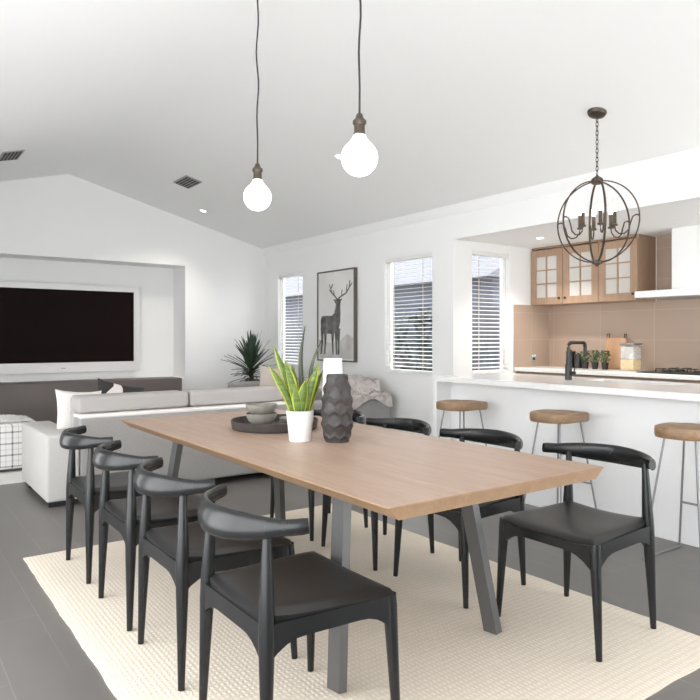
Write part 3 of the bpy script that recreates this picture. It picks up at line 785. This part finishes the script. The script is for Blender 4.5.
cushion(.38, .38, .12, (1.345, 5.64, .642), (math.radians(76), math.radians(5), math.radians(8)), 'pillow', 'plain white cushion at the left arm of the pale sofa', 3)
cushion(.42, .42, .13, (1.70, 5.76, .668), (math.radians(70), math.radians(14), math.radians(3)), 'pattern', 'black and white patterned cushion showing above the sofa back', 5)

# plaid ottoman
ot = thing('ottoman', 'plaid fabric cube ottoman on the pale rug at the left edge', 'ottoman', (.985, 7.02, RH))
bm = B(); quad_box(bm, -.27, .27, -.27, .27, .03, .45, .025, 3); obj('body', bm, 'plaid', ot)
for sx in (-1, 1):
    for sy in (-1, 1):
        bm = B(); lathe(bm, [(0, 0), (.02, 0), (.025, .032), (0, .032)], 12, (sx * .2, sy * .2, 0)); obj('foot', bm, 'black', ot)
def fur_cover(name, nx, ny, fn, m, label, cat, tuft=.02, count=1500, seed=1):
    """draped sheet fn(u,v)->point with tufts standing on it"""
    bm = B(); rnd = random.Random(seed); T = [[Vector(fn(i / nx, j / ny)) for j in range(ny + 1)] for i in range(nx + 1)]
    Vv = [[bm.verts.new(p + Vector((0, 0, .006 * noise.noise(p * 14)))) for p in r] for r in T]
    for i in range(nx):
        for j in range(ny): bm.faces.new((Vv[i][j], Vv[i + 1][j], Vv[i + 1][j + 1], Vv[i][j + 1]))
    for k in range(count):
        u, v = rnd.random(), rnd.random(); p = Vector(fn(u, v)); e = 1e-3
        a = Vector(fn(min(1, u + e), v)) - Vector(fn(max(0, u - e), v)); b = Vector(fn(u, min(1, v + e))) - Vector(fn(u, max(0, v - e)))
        nn = a.cross(b).normalized()
        w = a.normalized() * tuft * .28; z = b.normalized() * tuft * .28
        tip = p + nn * tuft * rnd.uniform(.6, 1.2) + Vector((rnd.uniform(-1, 1), rnd.uniform(-1, 1), -.3)) * tuft * .7
        q = [bm.verts.new(c) for c in (p + w, p + z, p - w, p - z)]; t = bm.verts.new(tip)
        for i in range(4): bm.faces.new((q[i], q[(i + 1) % 4], t))
    return tag(obj(name, bm, m, sharp=50), label, cat)
fur_cover('fur_throw', 16, 16, lambda u, v: (.985 - .22 + .44 * u, 7.02 - .22 + .44 * v, RH + .458 + .035 * math.sin(PI * u) * math.sin(PI * v)), 'fur_white', 'white fluffy throw lying on the plaid ottoman', 'throw', .02, 1300, 4)

# second sofa, along the window wall
s2 = thing('sofa', 'mid grey sofa along the window wall with a fur throw over it', 'sofa', (0, 0, 0))
bm = B(); quad_box(bm, 4.34, 4.60, 5.86, 7.40, .08, .74, .05, 4); obj('back', bm, 'sofa_grey', s2)
bm = B(); quad_box(bm, 3.58, 4.60, 5.62, 5.858, .06, .60, .04, 4); obj('arm', bm, 'sofa_grey', s2)
bm = B(); quad_box(bm, 3.58, 4.60, 7.402, 7.64, .06, .70, .05, 4); obj('arm', bm, 'sofa_grey', s2)
bm = B(); quad_box(bm, 3.58, 4.34, 5.86, 7.40, .08, .28, .02, 2); obj('base', bm, 'sofa_grey', s2)
for k in range(2):
    bm = B(); quad_box(bm, 3.56, 4.335, 5.865 + k * .768, 6.628 + k * .768, .282, .45, .04, 4); obj('seat_cushion', bm, 'sofa_grey', s2)
for x in (3.66, 4.52):
    for y in (5.74, 7.52):
        bm = B(); quad_box(bm, x - .03, x + .03, y - .03, y + .03, 0, .08); obj('foot', bm, 'black', s2)
def drape(u, v):
    # over the near arm: down the outside, across the top, up and over the low back
    x = 4.00 + .60 * v - .05 * u
    s = u * 1.0
    if s < .24: y, z = 5.600 + .004 * math.sin(v * 9), .545 - .05 * math.sin(v * 7 + 1) + s / .24 * (.07 + .05 * math.sin(v * 7 + 1))
    elif s < .55: y, z = 5.600 + (s - .24) / .31 * .30, .625 + .02 * math.sin((s - .24) / .31 * PI)
    else: y, z = 5.90 + (s - .55) / .45 * .55, .63 + (s - .55) / .45 * .12
    if x > 4.30 and s > .45: z = max(z, .775)
    return (x, y, z + (.06 if s > .3 else .01) * (noise.noise(Vector((u * 6, v * 5, 2))) + .35))
fur_cover('fur_throw', 30, 22, drape, 'fur', 'shaggy grey fur throw draped over the near arm of the grey sofa', 'throw', .032, 2600, 9)
cushion(.46, .46, .15, (4.08, 7.26, .665), (math.radians(80), math.radians(5), math.radians(-24)), 'pillow_cream', 'pinkish cream cushion at the far end of the grey sofa', 8)

# yucca in the corner
yu = thing('yucca_plant', 'dark green yucca in a grey planter in the far corner', 'plant', (4.17, 8.11, 0))
bm = B(); lathe(bm, [(0, 0), (.13, 0), (.14, .01), (.175, .40), (.175, .42), (.155, .42), (.15, .36), (0, .36)], 32); obj('planter', bm, 'vent', yu)
bm = B(); tube(bm, [(0, 0, .36), (.01, 0, .6), (0, .01, .86)], [.035, .03, .028], 10); obj('trunk', bm, 'trunk', yu)
bm = B(); rnd = random.Random(3)
for k in range(105):
    az = rnd.uniform(0, 2 * PI); el = math.radians(rnd.uniform(-5, 86)); ln = rnd.uniform(.34, .50) * (1.0 if el > .5 else .72); z0 = .66 + .30 * (el + .1) / 1.6
    d = Vector((math.cos(az) * math.cos(el), math.sin(az) * math.cos(el), math.sin(el))); sd = Vector((-math.sin(az), math.cos(az), 0)); rows = []
    for i in range(7):
        t = i / 6; p = Vector((0, 0, z0)) + d * ln * t + Vector((0, 0, -.10 * t * t * math.cos(el))); w = .027 * (1 - .92 * t ** 2.2) * (.6 + .8 * min(1, t * 3)) * .85
        rows.append([bm.verts.new(p - sd * w), bm.verts.new(p + Vector((0, 0, -.006))), bm.verts.new(p + sd * w)])
    for a, b in zip(rows, rows[1:]):
        for i in range(2): bm.faces.new((a[i], a[i + 1], b[i + 1], b[i]))
obj('foliage', bm, 'yucca', yu)

# stag picture on the window wall
ar = thing('framed_picture', 'black and white stag picture in dark timber frame on the window wall', 'picture', (XW, 0, 0))
ay0, ay1, az0, az1 = 6.45, 7.28, .955, 2.105
at = lambda u, v, d: (-d, u, v)
bm = B(); cells(bm, [ay0, ay0 + .018, ay1 - .018, ay1], [az0, az0 + .018, az1 - .018, az1], lambda y, z: ay0 + .018 < y < ay1 - .018 and az0 + .018 < z < az1 - .018, at, .002, .05); obj('frame', bm, 'frame_art', ar)
bm = B(); prism(bm, [(ay0 + .018, az0 + .018), (ay1 - .018, az0 + .018), (ay1 - .018, az1 - .018), (ay0 + .018, az1 - .018)], at, .004, .040); pr = obj('print', bm, 'print', ar)
w_, h_ = ay1 - ay0, az1 - az0
def A(u, v): return (ay1 - u * w_, az0 + v * h_)   # u from the left of the picture as seen
def poly(bm, pts, d=.0012, m=0):
    prism(bm, [A(*q) for q in pts], at, .040, .040 + d, m)
bm = B(); pts = [(.03, .03), (.97, .03), (.97, .26), (.8, .30), (.6, .22), (.35, .20), (.03, .24)]; poly(bm, pts, .0006); obj('misty_ground', bm, 'ink_mid', pr)
bm = B()
body = [(.09, .46), (.12, .50), (.24, .505), (.40, .50), (.47, .53), (.50, .60), (.55, .635), (.62, .60), (.63, .52), (.62, .42), (.56, .33), (.44, .30), (.30, .305), (.16, .30), (.09, .36)]
poly(bm, body, .0012)
poly(bm, [(.47, .54), (.52, .64), (.60, .64), (.63, .55), (.60, .48)], .0016)
poly(bm, [(.47, .655), (.52, .69), (.60, .69), (.635, .65), (.61, .57), (.575, .545), (.535, .575), (.52, .62)], .002)   # head
poly(bm, [(.44, .685), (.52, .675), (.53, .65), (.47, .66)], .0022); poly(bm, [(.68, .685), (.60, .675), (.595, .65), (.65, .66)], .0022)
for x0, x1, w in ((.13, .10, .045), (.22, .20, .045), (.42, .43, .045), (.52, .53, .05), (.58, .585, .045)):
    poly(bm, [(x0 - w, .36), (x0 + w, .36), (x0 + w * .5, .20), (x1 + w * .42, .075), (x1 - w * .42, .075), (x0 - w * .45, .20)], .0018)
def ant(pts, w):
    for (a, b), (c_, d_) in zip(pts, pts[1:]):
        dx, dy = c_ - a, (d_ - b) * h_ / w_; l = math.hypot(dx, dy); nx, ny = -dy / l * w, dx / l * w * w_ / h_
        poly(bm, [(a + nx, b + ny), (c_ + nx * .8, d_ + ny * .8), (c_ - nx * .8, d_ - ny * .8), (a - nx, b - ny)], .0016)
ant([(.53, .69), (.47, .72), (.39, .76), (.37, .80), (.43, .85)], .013); ant([(.39, .76), (.33, .79)], .01); ant([(.47, .72), (.44, .78)], .01); ant([(.37, .80), (.33, .85)], .01)
ant([(.58, .69), (.66, .71), (.78, .74), (.86, .80), (.87, .87)], .013); ant([(.66, .71), (.67, .78)], .01); ant([(.78, .74), (.80, .83)], .01); ant([(.86, .80), (.93, .84)], .01)
obj('stag', bm, 'ink', pr)

# ------------------------------------------------------------------ kitchen island
IX0, IX1, IY0, IY1, IZ = 3.82, 4.70, .2, 4.12, .93
SX0, SX1, SY0, SY1 = 4.38, 4.64, 2.35, 3.05
isl = thing('kitchen_island', 'white kitchen island with recessed front panel and end panel', 'kitchen island', (0, 0, 0))
bm = B(); quad_box(bm, 3.99, 3.999 + .001, IY0, IY1 - .042, .0, IZ - .042); obj('front_panel', bm, 'white_lam', isl)
bm = B(); cells(bm, [4.0, SX0 - .03, SX1 + .03, IX1 - .02], [IY0, SY0 - .03, SY1 + .03, IY1 - .042], lambda x, y: False, lambda u, v, d: (u, v, d), .10, .66)
cells(bm, [4.0, SX0 - .03, SX1 + .03, IX1 - .02], [IY0, SY0 - .03, SY1 + .03, IY1 - .042], lambda x, y: SX0 - .03 < x < SX1 + .03 and SY0 - .03 < y < SY1 + .03, lambda u, v, d: (u, v, d), .66, IZ - .042); obj('carcass', bm, 'white_lam', isl)
bm = B(); quad_box(bm, IX0 + .004, IX1 - .004, IY1 - .042, IY1 - .002, 0, IZ - .042); obj('end_panel', bm, 'white_lam', isl)
bm = B(); quad_box(bm, 4.02, IX1 - .07, IY0, IY1 - .042, 0, .10); obj('plinth', bm, 'white_lam', isl)
bm = B(); cells(bm, [IX0, SX0, SX1, IX1], [IY0, SY0, SY1, IY1], lambda x, y: SX0 < x < SX1 and SY0 < y < SY1, lambda u, v, d: (u, v, d), IZ - .042, IZ)
tag(obj('worktop', bm, 'stone'), 'long white stone worktop on the kitchen island', 'worktop')
sk = thing('sink', 'steel undermount sink in the island worktop beside the black tap', 'sink', (0, 0, 0))
bm = B(); cells(bm, [SX0 - .015, SX0, SX1, SX1 + .015], [SY0 - .015, SY0, SY1, SY1 + .015], lambda x, y: SX0 < x < SX1 and SY0 < y < SY1, lambda u, v, d: (u, v, d), IZ - .20, IZ - .043); quad_box(bm, SX0 - .015, SX1 + .015, SY0 - .015, SY1 + .015, IZ - .215, IZ - .20); obj('basin', bm, 'sink', sk)
bm = B(); lathe(bm, [(0, 0), (.04, 0), (.042, .003), (.03, .004), (0, .002)], 20, (4.52, 2.7, IZ - .20)); obj('drain', bm, 'steel', sk)
fx, fy = 4.30, 3.125
fc = thing('tap', 'black square neck kitchen tap on the island worktop', 'tap', (fx, fy, IZ))
bm = B(); lathe(bm, [(0, 0), (.026, 0), (.026, .12), (.020, .125), (0, .125)], 20); obj('base', bm, 'black', fc)
bm = B(); tube(bm, [(0, 0, .12), (0, 0, .25), (.004, 0, .268), (.012, 0, .279), (.026, 0, .285), (.185, 0, .285), (.200, 0, .279), (.207, 0, .268), (.21, 0, .25), (.21, 0, .19)], .0135, 12); obj('spout', bm, 'black', fc)
bm = B(); tube(bm, [(0, -.02, .055), (0, -.055, .055)], .014, 12); tube(bm, [(0, -.05, .055), (0, -.056, .11)], .005, 8); obj('lever', bm, 'black', fc)
for q in range(3):
    pass

# ------------------------------------------------------------------ kitchen back run
CXF = 5.66
bk = [(4.19, YK - .002), (3.54, 4.188), (2.60, 3.538), (1.6, 2.598)]
bl = ['oak base cabinet under the back counter in the kitchen corner', 'oak base cabinet under the back counter below the herb pots', 'oak base cabinet under the cooktop', 'oak base cabinet under the back counter right of the cooktop']
for (y0, y1), lb in zip(bk, bl):
    q = thing('base_cabinet', lb, 'cabinet', (0, 0, 0), 0, 'oak base cabinets along the kitchen back wall')
    bm = B(); quad_box(bm, CXF + .045, XB - .003, y0, y1, .10, .889); quad_box(bm, CXF + .09, XB - .01, y0, y1, 0, .10); obj('body', bm, 'base_wood', q)
    for k in range(2):
        a = y0 + (y1 - y0) * k / 2 + .002; b = y0 + (y1 - y0) * (k + 1) / 2 - .002
        bm = B(); quad_box(bm, CXF + .025, CXF + .044, a, b, .11, .87, .002, 1); d = obj('door', bm, 'base_wood', q)
        bm = B(); hy = b - .04 if k == 0 else a + .04; tube(bm, [(CXF + .025, hy, .68), (CXF + .005, hy, .68), (CXF + .005, hy, .82), (CXF + .025, hy, .82)], .005, 8); obj('handle', bm, 'steel', d)
bm = B(); quad_box(bm, CXF, XB - .013, 1.6, YK - .013, .89, .93, .003, 1); tag(obj('worktop', bm, 'stone'), 'pale worktop along the kitchen back wall', 'worktop')
bm = B(); quad_box(bm, XB - .012, XB, 1.0, YK - .012, .89, 1.615); struct('wall_splashback_back', bm, 'splash_y')
bm = B(); quad_box(bm, CXF, XB, YK - .012, YK, .89, 1.615); struct('wall_splashback_side', bm, 'splash_x')
bm = B(); quad_box(bm, XB - .010, XB, 1.0, 3.53, 1.615, ZK); struct('wall_splashback_upper', bm, 'splash_y')
so = thing('power_socket', 'dark square power socket on the tiled kitchen end wall', 'socket', (5.98, YK - .012, 1.035))
bm = B(); quad_box(bm, -.045, .045, -.008, 0, -.045, .045, .003, 1); obj('cover_plate', bm, 'vent', so)
for x in (-.018, .018):
    bm = B(); quad_box(bm, x - .010, x + .010, -.011, -.008, .008, .028); obj('switch', bm, 'trim', so)
bm = B(); quad_box(bm, -.02, .02, -.0095, -.008, -.03, -.004); obj('outlet', bm, 'black', so)
# glazed wall cabinets
ux0, uz0, uz1 = 5.965, 1.615, ZK - .002
ul = ['oak wall cabinet with glazed door in the kitchen corner', 'oak wall cabinet with glazed door, the middle one behind the chandelier', 'oak wall cabinet with glazed door next to the range hood']
DY = (YK - .003 - 3.54) / 3
for k in range(3):
    y1 = YK - .002 - k * DY; y0 = y1 - DY + .002
    q = thing('wall_cabinet', ul[k], 'cabinet', (0, 0, 0), 0, 'glazed oak wall cabinets')
    bm = B(); t = .018
    quad_box(bm, ux0, XB - .002, y0, y0 + t, uz0, uz1); quad_box(bm, ux0, XB - .002, y1 - t, y1, uz0, uz1)
    quad_box(bm, ux0, XB - .002, y0 + t, y1 - t, uz0, uz0 + t); quad_box(bm, ux0, XB - .002, y0 + t, y1 - t, uz1 - t, uz1); obj('body', bm, 'cab_wood', q)
    bm = B(); quad_box(bm, XB - .014, XB - .003, y0 + t, y1 - t, uz0 + t, uz1 - t); obj('back_panel', bm, 'trim', q)
    for z in (1.81, 2.02):
        bm = B(); quad_box(bm, ux0 + .03, XB - .014, y0 + t, y1 - t, z, z + .016); obj('shelf', bm, 'trim', q)
    rail_, m0 = .075, .007
    ya, yb, za, zb = y0 + .002, y1 - .002, uz0 + .002, uz1 - .035
    ym = (ya + yb) / 2; gz = (zb - za - 2 * rail_) / 3; z1_, z2_ = za + rail_ + gz, za + rail_ + 2 * gz
    ybr = [ya, ya + rail_, ym - m0, ym + m0, yb - rail_, yb]; zbr = [za, za + rail_, z1_ - m0, z1_ + m0, z2_ - m0, z2_ + m0, zb - rail_, zb]
    def hl(y, z): return any(a < y < b for a, b in ((ybr[1], ybr[2]), (ybr[3], ybr[4]))) and any(a < z < b for a, b in ((zbr[1], zbr[2]), (zbr[3], zbr[4]), (zbr[5], zbr[6])))
    bm = B(); cells(bm, ybr, zbr, hl, lambda u, v, d: (d, u, v), ux0 - .021, ux0 - .001); dr = obj('door', bm, 'cab_wood', q)
    bm = B(); quad_box(bm, ux0 - .012, ux0 - .008, ybr[1] - .004, ybr[4] + .004, zbr[1] - .004, zbr[6] + .004); obj('pane', bm, 'frosted', dr)
    bm = B(); lathe(bm, [(0, 0), (.006, 0), (.006, .012), (.013, .016), (.013, .024), (0, .026)], 14)
    yk = ya + .035 if k != 1 else yb - .035
    for v in bm.verts: v.co = Vector((ux0 - .021 - v.co.z, yk + v.co.x, za + .06 + v.co.y))
    obj('knob', bm, 'bronze', dr)
# range hood
rh = thing('range_hood', 'white canopy range hood with square chimney over the cooktop', 'range hood', (0, 0, 0))
bm = B(); quad_box(bm, 5.77, XB - .012, 2.50, 3.47, 1.625, 1.685, .004, 1); obj('canopy', bm, 'trim', rh)
bm = B(); quad_box(bm, 5.90, XB - .012, 2.60, 3.185, 1.685, ZK - .001, .004, 1); obj('chimney', bm, 'trim', rh)
bm = B(); quad_box(bm, 5.82, XB - .05, 2.55, 3.42, 1.618, 1.625); obj('filter', bm, 'steel', rh)
# cooktop
ck = thing('cooktop', 'black gas cooktop on the back counter under the range hood', 'cooktop', (0, 0, .93))
bm = B(); quad_box(bm, 5.73, 6.19, 2.52, 3.43, 0, .012, .004, 1); obj('glass_top', bm, 'black', ck)
for i, (x, y) in enumerate(((5.85, 2.75), (6.08, 2.75), (5.85, 3.2), (6.08, 3.2), (5.96, 2.97))):
    bm = B(); lathe(bm, [(0, .012), (.045, .012), (.045, .022), (.03, .028), (0, .028)], 20, (x, y, 0))
    for k in range(4):
        a = PI / 4 + k * PI / 2; dx, dy = math.cos(a), math.sin(a)
        bar(bm, (x + dx * .03, y + dy * .03, .038), (x + dx * .10, y + dy * .10, .038), .004, .005, up=Vector((0, 0, 1))); bar(bm, (x + dx * .095, y + dy * .095, .012), (x + dx * .095, y + dy * .095, .038), .004, .004)
    obj('burner', bm, 'black', ck)
# items on the back counter
def herb(x, y, label, seed):
    p = thing('potted_herb', label, 'plant', (x, y, .93), 0, 'small herb pots on the back counter'); rnd = random.Random(seed)
    bm = B(); lathe(bm, [(0, 0), (.028, 0), (.036, .065), (.036, .07), (.031, .07), (.030, .06), (0, .06)], 20); obj('pot', bm, 'black', p)
    bm = B()
    for k in range(150):
        a = rnd.uniform(0, 2 * PI); r = .058 * math.sqrt(rnd.random()); z = .07 + rnd.uniform(.0, .12); r *= 1 - .4 * abs(z - .13) / .07
        c0 = Vector((r * math.cos(a), r * math.sin(a), z)); q = Matrix.Rotation(rnd.uniform(0, 6), 3, Vector((rnd.gauss(0, 1), rnd.gauss(0, 1), rnd.gauss(0, 1))).normalized())
        v = [bm.verts.new(c0 + q @ Vector(s) * .024) for s in ((-.6, 0, 0), (0, -.35, .1), (.6, 0, 0), (0, .35, .1))]; bm.faces.new(v)
    for k in range(6): tube(bm, [(0, 0, .055), (.03 * math.cos(k), .03 * math.sin(k), .13)], .002, 5)
    obj('foliage', bm, 'herb', p)
herb(6.02, 4.17, 'small green herb in dark pot, leftmost of three on the back counter', 1)
herb(6.02, 4.055, 'small green herb in dark pot, middle of three on the back counter', 2)
herb(6.02, 3.94, 'small green herb in dark pot beside the wooden board', 3)
def canister(x, y, h, r, label):
    p = thing('canister', label, 'canister', (x, y, .93), 0, 'black canisters behind the tap')
    bm = B(); lathe(bm, [(0, 0), (r, 0), (r, h), (0, h)], 24); obj('body', bm, 'black', p)
    bm = B(); lathe(bm, [(0, h), (r * 1.04, h), (r * 1.04, h + .018), (.012, h + .02), (.012, h + .032), (0, h + .033)], 24); obj('lid', bm, 'black', p)
canister(6.08, 4.39, .16, .05, 'tall black canister on the back counter behind the tap')
canister(6.06, 4.28, .13, .045, 'shorter black canister on the back counter beside the herb pots')
cb_ = thing('wooden_board', 'upright wooden board with two dark handles leaning on the splashback', 'cutting board', (6.155, 3.925, .931), 0)
tl = Matrix.Rotation(math.radians(9), 3, 'Y')
bm = B(); quad_box(bm, -.009, .009, -.115, .115, .0, .325, .006, 2, rot=tl); obj('board', bm, 'board', cb_)
for s in (-1, 1):
    bm = B(); tube(bm, [tl @ Vector(p) for p in ((-.004, s * .108, .30), (-.012, s * .108, .362), (-.004, s * .085, .365), (-.004, s * .085, .315))], .006, 8); obj('handle', bm, 'black', cb_)
jr = thing('storage_jar', 'tall glass jar of pasta and grain on the back counter right of the wooden board', 'jar', (6.04, 3.67, .93))
bm = B(); quad_box(bm, -.075, .075, -.075, .075, .001, .25, .012, 2); obj('glass_body', bm, 'jar_glass', jr)
bm = B(); quad_box(bm, -.068, .068, -.068, .068, .006, .11, .010, 2); obj('pasta', bm, 'pasta', jr)
bm = B(); quad_box(bm, -.068, .068, -.068, .068, .112, .235, .010, 2); obj('grain', bm, 'oats', jr)
bm = B(); quad_box(bm, -.077, .077, -.077, .077, .25, .272, .006, 2); obj('lid', bm, 'steel', jr)

# ------------------------------------------------------------------ bar stools
def make_stool(label):
    t = thing('bar_stool', label, 'bar stool', group='timber topped bar stools at the island')
    ZS = .765; bm = B(); nr, na = 10, 48; top = []; bot = []
    def zt(x, y): return ZS - .004 - .020 * math.sin(min(1, abs(x) / .19) * PI) ** 2 * max(0, 1 - (y / .15) ** 2) - .012 * (max(0, x) / .208) ** 2
    def outl(a): 
        c_, s_ = math.cos(a), math.sin(a); e = 2.6
        r = (abs(c_ / .208) ** e + abs(s_ / .155) ** e) ** (-1 / e)
        r *= 1 - .05 * abs(s_) ** 6
        return r * c_, r * s_
    ctr = bm.verts.new((0, 0, zt(0, 0))); cb = bm.verts.new((0, 0, ZS - .062))
    prof = [(k / 8, 0) for k in range(1, 8)] + [(.975, 0), (1, -.010), (1, -.045), (.975, -.058)]
    R = []
    for f, dz in prof:
        ring = []
        for k in range(na):
            x, y = outl(2 * PI * k / na); x *= f; y *= f
            z = zt(x, y) + dz * (1 if dz > -.02 else .8 + .2) if dz > -.02 else zt(x, y) * .45 + (ZS) * .55 + dz - .004
            ring.append(bm.verts.new((x, y, z)))
        R.append(ring)
    for k in range(na): bm.faces.new((ctr, R[0][k], R[0][(k + 1) % na]))
    for A_, C_ in zip(R, R[1:]):
        for k in range(na): bm.faces.new((A_[k], A_[(k + 1) % na], C_[(k + 1) % na], C_[k]))
    for k in range(na): bm.faces.new((R[-1][k], cb, R[-1][(k + 1) % na]))
    obj('seat', bm, 'stool_wood', t, sharp=50)
    r = .0062
    F = {(sx, sy): ((sx * .20, sy * .165, r), (sx * .105, sy * .085, ZS - .055)) for sx in (-1, 1) for sy in (-1, 1)}
    for k, (a, b) in F.items():
        bm = B(); tube(bm, [a, b], r, 10); obj('leg', bm, 'stool_steel', t)
    for sy in (-1, 1):
        bm = B(); tube(bm, [F[(-1, sy)][0], F[(1, sy)][0]], r, 10); obj('floor_bar', bm, 'stool_steel', t)
    q = .30 / ZS
    def at_z(k): a, b = Vector(F[k][0]), Vector(F[k][1]); return a + (b - a) * q
    bm = B(); tube(bm, [at_z((1, -1)), at_z((1, 1))], r, 10); obj('footrest', bm, 'stool_steel', t)
    return t
SLB = ['timber topped bar stool at the right picture edge in front of the island', 'timber topped bar stool in the middle behind the near right chair', 'timber topped bar stool at the far end of the island']
st = make_stool(SLB[0]); st.location = (3.705, 1.895, 0)
dup(st, (3.705, 2.765, 0), 0, SLB[1]); dup(st, (3.705, 3.665, 0), 0, SLB[2])

# ------------------------------------------------------------------ daylight, camera
w = bpy.data.worlds.new('World'); scn.world = w; w.use_nodes = True
bg = w.node_tree.nodes['Background']; bg.inputs['Color'].default_value = (.96, .98, 1.0, 1); bg.inputs['Strength'].default_value = 4.0
def window_light(loc, rot, sx, sy, power):
    ld = bpy.data.lights.new('daylight', 'AREA'); ld.shape = 'RECTANGLE'; ld.size = sx; ld.size_y = sy; ld.energy = power; ld.color = (.97, .985, 1)
    o = bpy.data.objects.new('daylight', ld); COL.objects.link(o); o.location = loc; o.rotation_euler = rot
cam = bpy.data.cameras.new('camera'); co = bpy.data.objects.new('camera', cam); COL.objects.link(co)
co.location = (0, 0, H); co.rotation_euler = (PI / 2, 0, math.radians(-35.7))
cam.sensor_width = 36; cam.lens = 661 * 36 / 700; cam.shift_y = -12 / 700; cam.clip_start = .05
scn.camera = co
vs = scn.view_settings
scn.display_settings.display_device = 'sRGB'
vs.view_transform = 'Standard'; vs.look = 'None'; vs.gamma = 1; vs.use_curve_mapping = False
vs.exposure = 0.72
